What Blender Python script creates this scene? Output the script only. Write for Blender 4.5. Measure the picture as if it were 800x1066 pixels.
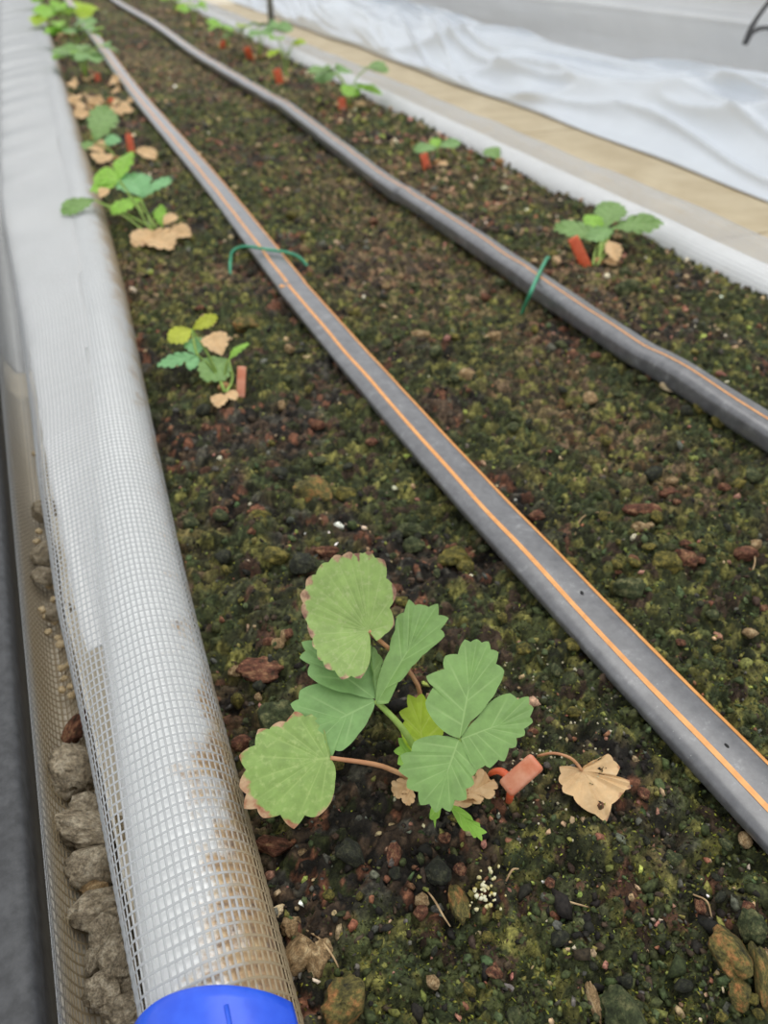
import bpy, bmesh, math, random
import numpy as np
from mathutils import Vector, Matrix

for o in list(bpy.data.objects):
    bpy.data.objects.remove(o, do_unlink=True)
S = bpy.context.scene
C = S.collection

# ------------------------------------------------------------------ camera
F, CX, CY, H = 805.0, 400.0, 533.0, 0.26
M = np.array([[0.93615725, 0.21300034, 0.27971496],
              [-0.35158158, 0.5671566, 0.74479782],
              [0.0, 0.7955905, -0.60583476]])
cam_d = bpy.data.cameras.new('camera')
cam = bpy.data.objects.new('camera', cam_d)
C.objects.link(cam)
S.camera = cam
cm = Matrix.Identity(4)
for i in range(3):
    cm[i][0] = M[i][0]; cm[i][1] = M[i][1]; cm[i][2] = -M[i][2]
cm[2][3] = H
cam.matrix_world = cm
cam_d.sensor_fit = 'VERTICAL'
cam_d.sensor_height = 36.0
cam_d.sensor_width = 36.0
cam_d.lens = 36.0 * F / 1066.0
cam_d.clip_start = 0.01
cam_d.clip_end = 60
cam_d.dof.use_dof = True
cam_d.dof.focus_distance = 0.262
cam_d.dof.aperture_fstop = 12.5

# ------------------------------------------------------------------ light
w = bpy.data.worlds.new('overcast')
S.world = w
w.use_nodes = True
bg = w.node_tree.nodes['Background']
bg.inputs[0].default_value = (0.95, 0.975, 1.0, 1)
bg.inputs[1].default_value = 1.02
sun_d = bpy.data.lights.new('sun', 'SUN')
sun_d.energy = 1.3
sun_d.angle = math.radians(50)
sun_d.color = (1.0, 0.97, 0.92)
sun = bpy.data.objects.new('sun', sun_d)
C.objects.link(sun)
sun.rotation_euler = Vector((-0.22, -0.20, -1.0)).to_track_quat('-Z', 'Y').to_euler()
S.view_settings.view_transform = 'Standard'
S.view_settings.look = 'None'
S.view_settings.gamma = 1
S.view_settings.use_curve_mapping = False
S.view_settings.exposure = 0.0

RNG = random.Random(7)
NR = np.random.default_rng(11)


# ------------------------------------------------------------------ helpers
def at(px, py, z=0.0):
    """the point of height z seen at a photograph pixel, in metres"""
    v = M @ np.array([px - CX, CY - py, F])
    t = (z - H) / v[2]
    return Vector((v[0] * t, v[1] * t, z))


def srgb(r, g, b):
    def f(c):
        c /= 255.0
        return c / 12.92 if c <= 0.04045 else ((c + 0.055) / 1.055) ** 2.4
    return (f(r), f(g), f(b), 1.0)


def link(o, parent=None):
    C.objects.link(o)
    if parent is not None:
        o.parent = parent
    return o


def mesh_np(name, verts, faces, mat=None, parent=None, smooth=True, uv=None, col=None):
    """verts (n,3) array, faces (m,k) array or list"""
    me = bpy.data.meshes.new(name)
    if isinstance(faces, np.ndarray):
        n, k = faces.shape
        me.vertices.add(len(verts))
        me.vertices.foreach_set('co', np.asarray(verts, np.float32).ravel())
        me.loops.add(n * k)
        me.loops.foreach_set('vertex_index', faces.astype(np.int32).ravel())
        me.polygons.add(n)
        me.polygons.foreach_set('loop_start', np.arange(0, n * k, k, dtype=np.int32))
        me.polygons.foreach_set('loop_total', np.full(n, k, dtype=np.int32))
        me.update(calc_edges=True)
    else:
        me.from_pydata([tuple(v) for v in verts], [], [tuple(f) for f in faces])
        me.update()
    me.polygons.foreach_set('use_smooth', np.full(len(me.polygons), smooth, dtype=bool))
    if uv is not None:
        lay = me.uv_layers.new(name='UVMap')
        li = np.empty(len(me.loops), np.int32)
        me.loops.foreach_get('vertex_index', li)
        lay.data.foreach_set('uv', np.asarray(uv, np.float32)[li].ravel())
    if col is not None:
        a = me.color_attributes.new('Col', 'FLOAT_COLOR', 'POINT')
        cc = np.ones((len(verts), 4), np.float32)
        cc[:, :3] = np.asarray(col)[:, :3]
        a.data.foreach_set('color', cc.ravel())
    if mat is not None:
        me.materials.append(mat)
    o = bpy.data.objects.new(name, me)
    return link(o, parent)


def empty(name, loc=(0, 0, 0)):
    o = bpy.data.objects.new(name, None)
    o.location = loc
    o.empty_display_size = 0.01
    return link(o)


def tag(o, label=None, cat=None, group=None, kind=None):
    if label: o['label'] = label
    if cat: o['category'] = cat
    if group: o['group'] = group
    if kind: o['kind'] = kind
    return o


# value noise -------------------------------------------------------
def vnoise(x, y, seed=0):
    xi = np.floor(x).astype(np.int64); yi = np.floor(y).astype(np.int64)
    fx = x - xi; fy = y - yi
    fx = fx * fx * (3 - 2 * fx); fy = fy * fy * (3 - 2 * fy)

    def h(a, b):
        n = (a * 374761393 + b * 668265263 + seed * 1442695041) & 0xFFFFFFFF
        n = ((n ^ (n >> 13)) * 1274126177) & 0xFFFFFFFF
        n = (n ^ (n >> 16)) & 0xFFFF
        return n / 65535.0
    a = h(xi, yi); b = h(xi + 1, yi); c = h(xi, yi + 1); d = h(xi + 1, yi + 1)
    return (a + (b - a) * fx) * (1 - fy) + (c + (d - c) * fx) * fy


def fbm(x, y, seed=0, octv=4):
    s = 0; a = 0.5; t = 0
    for i in range(octv):
        s = s + a * vnoise(x * 2 ** i + 17.3 * i, y * 2 ** i + 9.1 * i, seed + i)
        t += a; a *= 0.5
    return s / t


# tubes --------------------------------------------------------------
def spline(pts, n):
    """Catmull-Rom through pts, n samples"""
    P = np.array([list(p) for p in pts], float)
    if len(P) == 2:
        t = np.linspace(0, 1, n)[:, None]
        return P[0] * (1 - t) + P[1] * t
    P = np.vstack([2 * P[0] - P[1], P, 2 * P[-1] - P[-2]])
    m = len(P) - 3
    out = []
    for u in np.linspace(0, m, n):
        i = min(int(u), m - 1); t = u - i
        p0, p1, p2, p3 = P[i:i + 4]
        out.append(0.5 * ((2 * p1) + (-p0 + p2) * t + (2 * p0 - 5 * p1 + 4 * p2 - p3) * t * t + (-p0 + 3 * p1 - 3 * p2 + p3) * t ** 3))
    return np.array(out)


def frames(path, up=(0, 0, 1)):
    T = np.gradient(path, axis=0)
    T /= np.linalg.norm(T, axis=1)[:, None] + 1e-12
    N = np.zeros_like(T); B = np.zeros_like(T)
    ref = np.array(up, float)
    if abs(T[0] @ ref) > 0.95: ref = np.array([1.0, 0, 0])
    prev = ref
    for i, t in enumerate(T):
        n = prev - t * (prev @ t)
        n /= np.linalg.norm(n) + 1e-12
        N[i] = n; B[i] = np.cross(t, n); prev = n
    return T, N, B


def tube_arrays(path, rad, sides=8, flat=1.0, up=(0, 0, 1)):
    path = np.asarray(path, float)
    n = len(path)
    rad = np.full(n, rad) if np.isscalar(rad) else np.asarray(rad)
    T, N, B = frames(path, up)
    a = np.linspace(0, 2 * np.pi, sides, endpoint=False)
    V = (path[:, None, :] + rad[:, None, None] * (np.cos(a)[None, :, None] * B[:, None, :] + flat * np.sin(a)[None, :, None] * N[:, None, :])).reshape(-1, 3)
    fs = []
    for i in range(n - 1):
        for j in range(sides):
            k = (j + 1) % sides
            fs.append((i * sides + j, i * sides + k, (i + 1) * sides + k, (i + 1) * sides + j))
    fs.append(tuple(range(sides - 1, -1, -1)))
    fs.append(tuple((n - 1) * sides + j for j in range(sides)))
    return V, fs


def tube(name, pts, rad, mat, parent=None, n=16, sides=8, flat=1.0, origin=None, up=(0, 0, 1)):
    path = spline(pts, n)
    if not np.isscalar(rad):
        rad = np.interp(np.linspace(0, 1, n), np.linspace(0, 1, len(rad)), rad)
    V, fs = tube_arrays(path, rad, sides, flat, up)
    if origin is not None:
        V = V - np.array(origin)
    return mesh_np(name, V, fs, mat, parent)


# materials ----------------------------------------------------------
def new_mat(name):
    m = bpy.data.materials.new(name)
    m.use_nodes = True
    nt = m.node_tree
    return m, nt, nt.nodes['Principled BSDF']


def noise_node(nt, scale, detail=4, rough=0.6, coord='Object', vec=None):
    tc = nt.nodes.new('ShaderNodeTexCoord')
    n = nt.nodes.new('ShaderNodeTexNoise')
    n.inputs['Scale'].default_value = scale
    n.inputs['Detail'].default_value = detail
    n.inputs['Roughness'].default_value = rough
    nt.links.new(vec if vec is not None else tc.outputs[coord], n.inputs['Vector'])
    return n


def ramp(nt, fac, stops):
    r = nt.nodes.new('ShaderNodeValToRGB')
    e = r.color_ramp.elements
    while len(e) < len(stops): e.new(0.5)
    for i, (p, c) in enumerate(stops):
        e[i].position = p; e[i].color = c
    nt.links.new(fac, r.inputs[0])
    return r


def add_bump(nt, bsdf, height, strength=0.5, dist=0.001):
    b = nt.nodes.new('ShaderNodeBump')
    b.inputs['Strength'].default_value = strength
    b.inputs['Distance'].default_value = dist
    nt.links.new(height, b.inputs['Height'])
    nt.links.new(b.outputs[0], bsdf.inputs['Normal'])


# mix node exposes several sockets with the same name; pick the colour ones
def mixc(nt, fac, a, b, mode='MIX'):
    m = nt.nodes.new('ShaderNodeMix')
    m.data_type = 'RGBA'; m.blend_type = mode
    socks = [m.inputs[0], m.inputs[6], m.inputs[7]]
    for sock, v in zip(socks, (fac, a, b)):
        if isinstance(v, bpy.types.NodeSocket):
            nt.links.new(v, sock)
        else:
            sock.default_value = v
    return m.outputs[2]


def math_node(nt, op, a, b=None, c=None, clamp=False):
    m = nt.nodes.new('ShaderNodeMath')
    m.operation = op; m.use_clamp = clamp
    for i, v in enumerate((a, b, c)):
        if v is None: continue
        if isinstance(v, bpy.types.NodeSocket): nt.links.new(v, m.inputs[i])
        else: m.inputs[i].default_value = v
    return m.outputs[0]


def simple_mat(name, c1, c2, scale, rough=0.6, bump=0.3, bdist=0.0005, spec=0.5, lo=0.35, hi=0.65, trans=0.0):
    m, nt, b = new_mat(name)
    n = noise_node(nt, scale)
    r = ramp(nt, n.outputs['Fac'], [(lo, c1), (hi, c2)])
    nt.links.new(r.outputs[0], b.inputs['Base Color'])
    b.inputs['Roughness'].default_value = rough
    b.inputs['Specular IOR Level'].default_value = spec
    if bump:
        n2 = noise_node(nt, scale * 3.1)
        add_bump(nt, b, n2.outputs['Fac'], bump, bdist)
    if trans:
        add_translucent(nt, b, r.outputs[0], trans)
    return m


def add_translucent(nt, b, col, amt):
    t = nt.nodes.new('ShaderNodeBsdfTranslucent')
    if isinstance(col, bpy.types.NodeSocket): nt.links.new(col, t.inputs[0])
    else: t.inputs[0].default_value = col
    mx = nt.nodes.new('ShaderNodeMixShader')
    mx.inputs[0].default_value = amt
    out = nt.nodes['Material Output']
    nt.links.new(b.outputs[0], mx.inputs[1]); nt.links.new(t.outputs[0], mx.inputs[2])
    nt.links.new(mx.outputs[0], out.inputs[0])


def attr_mat(name, rough=0.8, mult_scale=900, spec=0.3, lo=0.7, hi=1.25, trans=0.0):
    m, nt, b = new_mat(name)
    a = nt.nodes.new('ShaderNodeAttribute'); a.attribute_name = 'Col'
    n = noise_node(nt, mult_scale, 3)
    r = ramp(nt, n.outputs['Fac'], [(0.3, (lo, lo, lo, 1)), (0.7, (hi, hi, hi, 1))])
    c = mixc(nt, 1.0, a.outputs['Color'], r.outputs[0], 'MULTIPLY')
    nt.links.new(c, b.inputs['Base Color'])
    b.inputs['Roughness'].default_value = rough
    b.inputs['Specular IOR Level'].default_value = spec
    if trans: add_translucent(nt, b, c, trans)
    return m


# ------------------------------------------------------------------ the soil bed
PAL = {k: np.array(srgb(*v)[:3]) for k, v in dict(
    black=(30, 27, 22), brown=(62, 49, 36), moss=(58, 65, 31), olive=(112, 112, 46), green=(66, 79, 44), rust=(124, 78, 52), tan=(160, 134, 96),
    grey=(86, 84, 74), pale=(196, 182, 150), lime=(140, 150, 58), pink=(150, 100, 80), white=(226, 222, 210)).items()}


SOIL_X0, SOIL_X1 = -0.002, 0.560


def soil_base(x, y):
    """smooth lie of the soil"""
    x = np.asarray(x, float); y = np.asarray(y, float)
    z = (fbm(x * 14, y * 14, 3, 2) - 0.5) * 0.012
    z = z - 0.006 * np.exp(-((x - 0.012) / 0.018) ** 2)          # a little lower along the pipe
    return z


def moss_mask(x, y):
    d = np.exp(-(((x - 0.062) / 0.050) ** 2 + ((y - 0.138) / 0.045) ** 2) * 1.2)      # freshly turned black soil round the leafy plant
    return fbm(x * 22 + 5, y * 22, 21, 3) + 0.05 - 0.22 * d


def cells(x, y, size, seed):
    """lumps one to a cell: dome height 0..1 of the highest lump and that lump's random id"""
    gx = x / size; gy = y / size
    ix = np.floor(gx).astype(np.int64); iy = np.floor(gy).astype(np.int64)

    def hsh(a, b, k):
        n = (a * 374761393 + b * 668265263 + (seed * 31 + k) * 1442695041) & 0xFFFFFFFF
        n = ((n ^ (n >> 13)) * 1274126177) & 0xFFFFFFFF
        n = ((n ^ (n >> 15)) * 2246822519) & 0xFFFFFFFF
        return ((n ^ (n >> 16)) & 0xFFFF) / 65535.0
    best = np.zeros_like(gx); bid = np.zeros_like(gx)
    for dx in (-1, 0, 1):
        for dy in (-1, 0, 1):
            a = ix + dx; b = iy + dy
            px = a + hsh(a, b, 1); py = b + hsh(a, b, 2)
            r = 0.35 + 0.45 * hsh(a, b, 3); e = 0.7 + 0.6 * hsh(a, b, 5)
            q = ((gx - px) * e) ** 2 + ((gy - py) / e) ** 2
            h = np.sqrt(np.maximum(0, 1 - q / (r * r))) * (0.45 + 0.55 * hsh(a, b, 4)) * r / 0.8
            m = h > best
            best = np.where(m, h, best); bid = np.where(m, hsh(a, b, 6), bid)
    return best, bid


def soil_parts(x, y):
    z = soil_base(x, y)
    wx = x + 0.002 * (vnoise(x * 210, y * 210, 61) - 0.5); wy = y + 0.002 * (vnoise(x * 210, y * 210, 62) - 0.5)
    c1, i1 = cells(wx, wy, 0.0105, 1)
    c2, i2 = cells(wx, wy, 0.0052, 2)
    c3, i3 = cells(wx, wy, 0.0028, 3)
    z = z + (fbm(x * 60, y * 60, 31, 2) - 0.5) * 0.006 - 0.0035
    z = z + c1 * 0.0052 + c2 * 0.0044 + c3 * 0.0025 + (vnoise(x * 900, y * 900, 51) - 0.5) * 0.0009
    return z, c1, i1, c2, i2, c3, i3


def soil_full(x, y):
    return soil_parts(x, y)[0]


def sz(x, y):
    return float(soil_base(np.array([x]), np.array([y]))[0])


def build_soil():
    m, nt, b = new_mat('soil')
    at_ = nt.nodes.new('ShaderNodeAttribute'); at_.attribute_name = 'Col'
    n2 = noise_node(nt, 520, 5, 0.7)
    n3 = noise_node(nt, 1300, 3, 0.7)
    mul = ramp(nt, n2.outputs['Fac'], [(0.28, (0.40, 0.40, 0.40, 1)), (0.5, (0.95, 0.95, 0.95, 1)), (0.72, (1.9, 1.85, 1.6, 1))])
    c = mixc(nt, 1.0, at_.outputs['Color'], mul.outputs[0], 'MULTIPLY')
    fl = ramp(nt, n3.outputs['Fac'], [(0.66, (0, 0, 0, 1)), (0.74, (0.7, 0.7, 0.7, 1))])
    c = mixc(nt, fl.outputs[0], c, srgb(122, 116, 62))
    nt.links.new(c, b.inputs['Base Color'])
    b.inputs['Roughness'].default_value = 0.8
    b.inputs['Specular IOR Level'].default_value = 0.3
    add_bump(nt, b, n3.outputs['Fac'], 0.9, 0.0012)
    ys = [0.02]
    while ys[-1] < 5.2:
        ys.append(ys[-1] + 0.0011 * max(1.0, ys[-1] / 0.33))
    ys = np.array(ys)
    xs = np.linspace(SOIL_X0, SOIL_X1, 440)
    X, Y = np.meshgrid(xs, ys)
    Z, c1, i1, c2, i2, c3, i3 = soil_parts(X, Y)
    x = X.ravel(); y = Y.ravel()
    mm = moss_mask(x, y)
    f = np.clip((mm - 0.40) / 0.16, 0, 1)[:, None]
    br = np.clip((fbm(x * 7 + 3, y * 7, 91, 3) - 0.56) / 0.12 + np.clip((y - 0.9) * 0.5, 0, 0.45), 0, 0.9)[:, None]
    idc = np.where((c2 * 0.0034 > c1 * 0.0030), i2, i1).ravel()
    id3 = i3.ravel()
    dark = np.array([PAL['black'] * 0.9, PAL['black'] * 1.2, PAL['brown'] * 0.8, PAL['brown'], PAL['grey'] * 0.55, PAL['moss'] * 0.6, PAL['brown'] * 1.3, PAL['rust'] * 0.7])
    moss = np.array([PAL['moss'] * 0.45, PAL['moss'] * 0.8, PAL['moss'], PAL['green'] * 0.7, PAL['moss'] * 1.2, PAL['olive'] * 0.6, PAL['olive'] * 0.9, PAL['brown']])
    warm = np.array([PAL['brown'], PAL['brown'] * 0.7, PAL['rust'] * 0.6, PAL['moss'] * 0.9, PAL['brown'] * 1.6, PAL['tan'] * 0.5, PAL['olive'] * 0.7, PAL['tan'] * 0.6])
    k = np.clip((idc * 8).astype(int), 0, 7)
    col = dark[k] * (1 - f) + moss[k] * f
    col = col * (1 - br * 0.7) + warm[k] * br * 0.7
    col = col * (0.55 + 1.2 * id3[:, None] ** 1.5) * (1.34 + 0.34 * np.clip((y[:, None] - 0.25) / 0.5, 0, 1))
    col = (col * 0.80 + col.mean(1, keepdims=True) * 0.20) * np.array([1.05, 1.0, 0.96])
    nx, ny = len(xs), len(ys)
    V = np.stack([X, Y, Z], -1).reshape(-1, 3)
    i = np.arange(ny - 1)[:, None] * nx + np.arange(nx - 1)[None, :]
    Fq = np.stack([i, i + 1, i + nx + 1, i + nx], -1).reshape(-1, 4)
    o = mesh_np('soil_bed', V, Fq, m, col=col)
    tag(o, 'dark mossy soil filling the long planting bed between two netted pipes', 'soil', kind='structure')
    return o


def ico(sub):
    bm = bmesh.new()
    bmesh.ops.create_icosphere(bm, subdivisions=sub, radius=1)
    v = np.array([q.co[:] for q in bm.verts]); f = np.array([[q.index for q in p.verts] for p in bm.faces])
    bm.free()
    return v, f


SOIL = build_soil()


def crumb_colours(x, y, rng):
    n = len(x)
    mm = moss_mask(x, y)
    right = np.clip((x - 0.38) / 0.12, 0, 1)
    far = np.clip((y - 0.6) / 0.8, 0, 1)
    base = np.stack([
        0.30 + 0 * x, 0.22 + 0.25 * far, 0.10 + 1.1 * np.clip(mm - 0.44, 0, 1) * 4, 0.06 + 0.16 * right + 0.5 * np.clip(mm - 0.5, 0, 1),
        0.05 + 0.8 * np.clip(mm - 0.46, 0, 1) * 2, 0.035 + 0.05 * right + 0.10 * far, 0.05 + 0.16 * right + .04 * far, 0.10 + 0 * x, 0.012 + 0.03 * right, 0.02 + 0.02 * right, 0.025 + 0.05 * right + 0.05 * far, 0.003 + 0 * x], -1)
    base /= base.sum(1, keepdims=True)
    cs = base.cumsum(1)
    k = (rng.random(n)[:, None] > cs).sum(1).clip(0, 11)
    P = np.array(list(PAL.values()))
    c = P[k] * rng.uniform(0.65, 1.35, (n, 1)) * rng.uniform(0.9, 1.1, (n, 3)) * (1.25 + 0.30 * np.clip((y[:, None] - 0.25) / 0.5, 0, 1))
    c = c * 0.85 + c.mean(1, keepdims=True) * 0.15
    return c


def scatter_xy(n, y0, y1, rng, power=1.0):
    u = rng.random(n)
    y = y0 * (y1 / y0) ** (u ** power)
    x = rng.uniform(SOIL_X0 + 0.006, SOIL_X1 - 0.008, n)
    return x, y


def build_crumbs():
    rng = NR
    bv, bf = ico(1)
    N = 26000
    x, y = scatter_xy(N, 0.05, 4.8, rng, 1.25)
    keep = (x < 0.62 * y / 0.5 + 0.22)
    x, y = x[keep], y[keep]
    N = len(x)
    s = np.exp(rng.normal(math.log(0.0011), 0.45, N)) * np.clip(y / 0.55, 0.9, 2.2)
    s = s * np.where(x > 0.40, 1.5, 1.0)
    s = np.minimum(s, 0.0045)
    z = soil_full(x, y) + s * 0.15
    R = rng.normal(size=(N, 3, 3))
    Q, _ = np.linalg.qr(R)
    sc = np.stack([rng.uniform(0.8, 1.5, N), rng.uniform(0.7, 1.1, N), rng.uniform(0.45, 0.9, N)], -1)
    jit = rng.uniform(0.55, 1.4, (N, 12, 1))
    V = bv[None] * jit * sc[:, None, :]
    V = np.einsum('nij,nkj->nki', Q, V) * s[:, None, None]
    V += np.stack([x, y, z], -1)[:, None, :]
    Fa = bf[None] + (np.arange(N) * 12)[:, None, None]
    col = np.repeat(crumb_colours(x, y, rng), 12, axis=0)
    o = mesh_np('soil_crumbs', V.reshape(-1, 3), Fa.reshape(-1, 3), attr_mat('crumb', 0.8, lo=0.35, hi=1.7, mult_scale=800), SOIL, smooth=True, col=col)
    tag(o, 'loose brown, olive and tan soil crumbs', kind='stuff')


def build_moss():
    rng = NR
    N = 150000
    x, y = scatter_xy(N, 0.05, 1.6, rng, 1.1)
    mm = moss_mask(x, y)
    keep = (x < 0.62 * y / 0.5 + 0.22) & (rng.random(N) < np.clip((mm - 0.36) * 6, 0.12, 1))
    x, y = x[keep], y[keep]; N = len(x)
    s = rng.uniform(0.00045, 0.0010, N) * np.clip(y / 0.4, 1, 2.2)
    z = soil_full(x, y) + s * 0.3
    base = np.array([[-0.5, 0, 0], [0, 0.28, 0.1], [0, -0.28, 0.1], [0.9, 0, 0]])
    R = rng.normal(size=(N, 3, 3)); Q, _ = np.linalg.qr(R)
    V = np.einsum('nij,kj->nki', Q, base) * s[:, None, None] * 1.5 + np.stack([x, y, z], -1)[:, None, :]
    f = np.array([[0, 2, 1], [1, 2, 3]])
    Fa = f[None] + (np.arange(N) * 4)[:, None, None]
    P = np.array([PAL['moss'], PAL['moss'] * 0.6, PAL['green'], PAL['olive'], PAL['lime'], PAL['brown'], PAL['black']]) * np.array([1.1, 1.05, 0.95])
    k = rng.choice(len(P), N, p=[0.28, 0.18, 0.12, 0.20, 0.05, 0.09, 0.08])
    c = P[k] * rng.uniform(0.6, 1.4, (N, 1))
    o = mesh_np('moss', V.reshape(-1, 3), Fa.reshape(-1, 3), attr_mat('moss_leaf', 0.7, trans=0.15), SOIL, smooth=False, col=np.repeat(c, 4, axis=0))
    tag(o, 'fine dark green moss', kind='stuff')


build_crumbs()
build_moss()

# ------------------------------------------------------------------ pipes, nets, gutters
PL = (-0.0127, 0.0)                 # left pipe axis (x, z)
PR = (0.5600, -0.004)                # right pipe axis


EDGE_Y = [-0.1, 0.10, 0.26, 0.34, 0.45, 0.69, 0.96, 1.55, 4.2, 5.5]
EDGE_X = [0.0098, 0.0095, 0.0078, 0.0085, 0.0112, 0.0185, 0.0212, 0.0190, 0.0145, 0.0145]
_yy = np.linspace(-0.2, 5.5, 1200)
_ker = np.hanning(41); _ker /= _ker.sum()
_xx = np.convolve(np.pad(np.interp(_yy, EDGE_Y, EDGE_X), 20, mode='edge'), _ker, 'valid') - 0.0222


def bow(y):
    """the near pipe is not quite straight"""
    return float(np.interp(y, _yy, _xx))


def build_pipe(c, y0, y1, rad, label, mat):
    path = np.array([[bow(y) if c is PL else c[0], y, c[1]] for y in np.linspace(y0, y1, 80)])
    t = empty('bed_pipe', (c[0], y0, c[1]))
    V, fs = tube_arrays(path, rad, 48)
    V = V - np.array(t.location)
    # open ring ends with an inner wall
    o = mesh_np('pipe_tube', V, fs, mat, t)
    tag(t, label, 'pipe', 'pipes along the bed edges')
    return t


def pipe_mat():
    m, nt, b = new_mat('white_pipe')
    n = noise_node(nt, 30, 5)
    tc = nt.nodes.new('ShaderNodeTexCoord')
    sx = nt.nodes.new('ShaderNodeSeparateXYZ'); nt.links.new(tc.outputs['Object'], sx.inputs[0])
    c = ramp(nt, n.outputs['Fac'], [(0.3, srgb(240, 241, 240)), (0.7, srgb(250, 251, 250))])
    # rusty dirt washed along the soil side and near the clip
    n2 = noise_node(nt, 55, 6, 0.75)
    n4 = noise_node(nt, 240, 4, 0.7)
    side = math_node(nt, 'MULTIPLY_ADD', sx.outputs['X'], 30.0, -0.12)
    neary = math_node(nt, 'MULTIPLY_ADD', sx.outputs['Y'], -4.0, 1.52)
    neary = math_node(nt, 'MAXIMUM', neary, -0.10)
    d = math_node(nt, 'ADD', side, neary)
    d = math_node(nt, 'ADD', d, math_node(nt, 'MULTIPLY_ADD', n2.outputs['Fac'], 2.4, -0.9))
    d = math_node(nt, 'MULTIPLY', d, 0.5)
    f = ramp(nt, d, [(0.34, (0, 0, 0, 1)), (0.50, (0.85, 0.85, 0.85, 1))])
    dirt = ramp(nt, n4.outputs['Fac'], [(0.35, srgb(214, 184, 130)), (0.52, srgb(188, 146, 88)), (0.66, srgb(116, 82, 52))])
    cc = mixc(nt, f.outputs[0], c.outputs[0], dirt.outputs[0])
    nt.links.new(cc, b.inputs['Base Color'])
    b.inputs['Roughness'].default_value = 0.3
    return m


WP = pipe_mat()
build_pipe(PL, -0.12, 5.2, 0.0205, 'white plastic pipe along the bed edge, ending in a blue clip', WP)
build_pipe(PR, 0.15, 5.2, 0.0205, 'white plastic pipe along the bed edge next to the tan gutter board', WP)


def net_mat(name, clean, dirt_shade, left):
    m, nt, b = new_mat(name)
    n = noise_node(nt, 60, 5, 0.7)
    tc = nt.nodes.new('ShaderNodeTexCoord')
    sx = nt.nodes.new('ShaderNodeSeparateXYZ'); nt.links.new(tc.outputs['Object'], sx.inputs[0])
    if left:
        # dirt splashed from the soil side, brown gutter tint that holds painted shade as well as dirt
        side = math_node(nt, 'MULTIPLY_ADD', sx.outputs['X'], 40.0, 0.02)
        neary = math_node(nt, 'MAXIMUM', math_node(nt, 'MULTIPLY_ADD', sx.outputs['Y'], -5.0, 1.02), -0.2)
        d = math_node(nt, 'ADD', math_node(nt, 'ADD', side, neary), math_node(nt, 'MULTIPLY_ADD', n.outputs['Fac'], 1.6, -0.3))
        f1 = ramp(nt, d, [(0.66, (0, 0, 0, 1)), (1.0, (1, 1, 1, 1))])
        low = math_node(nt, 'MULTIPLY_ADD', sx.outputs['Z'], -70.0, -0.15, clamp=True)
        nearg = math_node(nt, 'MULTIPLY_ADD', sx.outputs['Y'], -3.0, 1.9, clamp=True)
        f2 = math_node(nt, 'MULTIPLY', low, nearg)
        f = math_node(nt, 'MAXIMUM', f1.outputs[0], f2)
    else:
        f = ramp(nt, n.outputs['Fac'], [(0.55, (0, 0, 0, 1)), (0.9, (1, 1, 1, 1))]).outputs[0]
    c = mixc(nt, f, clean, dirt_shade)
    nt.links.new(c, b.inputs['Base Color'])
    b.inputs['Roughness'].default_value = 0.45
    add_translucent(nt, b, c, 0.2)
    return m


def build_net(name, prof, y_list, pitch_s, thread, mat, jitter, label, group, seed):
    """prof(y) -> (k,2) x,z polyline running across the pipe; threads follow it and cross it"""
    rng = np.random.default_rng(seed)
    K = len(prof(y_list[0]))
    verts = []; faces = []
    cnt = 0

    def strip(P, Nn, wdir, width):
        nonlocal cnt
        n = len(P)
        a = P - wdir * width / 2; c = P + wdir * width / 2; mid = P + Nn * width * 0.38
        V = np.stack([a, mid, c], 1).reshape(-1, 3)
        i = np.arange(n - 1) * 3 + cnt
        f = np.concatenate([np.stack([i, i + 1, i + 4, i + 3], -1), np.stack([i + 1, i + 2, i + 5, i + 4], -1)])
        verts.append(V); faces.append(f); cnt += 3 * n
    PF = np.array([prof(y) for y in y_list])                                # rings x K x 2
    seg = np.linalg.norm(np.diff(PF, axis=1), axis=2)
    # rings
    for r, y in enumerate(y_list):
        q = PF[r]
        P = np.stack([q[:, 0], np.full(K, y) + jitter * np.sin(q[:, 0] * 160 + r * 0.05) + rng.normal(0, 0.00012), q[:, 1]], -1)
        tn = np.gradient(q, axis=0); tn /= np.linalg.norm(tn, axis=1)[:, None] + 1e-9
        Nn = np.stack([tn[:, 1], np.zeros(K), -tn[:, 0]], -1)
        wd = np.tile(np.array([0, 1.0, 0]), (K, 1))
        strip(P + Nn * 0.0002, Nn, wd, thread)
    # long threads: constant arc fraction measured on the mean profile
    arc0 = np.concatenate([[0], seg.mean(0).cumsum()])
    L = arc0[-1]
    for s in np.arange(pitch_s / 2, L, pitch_s):
        i = min(np.searchsorted(arc0, s) - 1, K - 2)
        t = (s - arc0[i]) / (arc0[i + 1] - arc0[i])
        q = PF[:, i] * (1 - t) + PF[:, i + 1] * t
        tn = PF[:, i + 1] - PF[:, i]
        tn = tn / (np.linalg.norm(tn, axis=1)[:, None] + 1e-9)
        P = np.stack([q[:, 0], y_list, q[:, 1]], -1)
        Nn = np.stack([tn[:, 1], np.zeros(len(q)), -tn[:, 0]], -1)
        wd = np.stack([tn[:, 0], np.zeros(len(q)), tn[:, 1]], -1)
        strip(P, Nn, wd, thread * 0.95)
    o = mesh_np(name, np.concatenate(verts), np.concatenate(faces), mat)
    tag(o, label, 'netting', group)
    return o


def resample(pts, k):
    P = spline(pts, 160)
    d = np.concatenate([[0], np.linalg.norm(np.diff(P, axis=0), axis=1).cumsum()])
    s = np.linspace(0, d[-1], k)
    return np.stack([np.interp(s, d, P[:, i]) for i in range(P.shape[1])], -1)


def rail_x(y):
    return -0.0612 - 0.054 * (y - 0.08)


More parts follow.
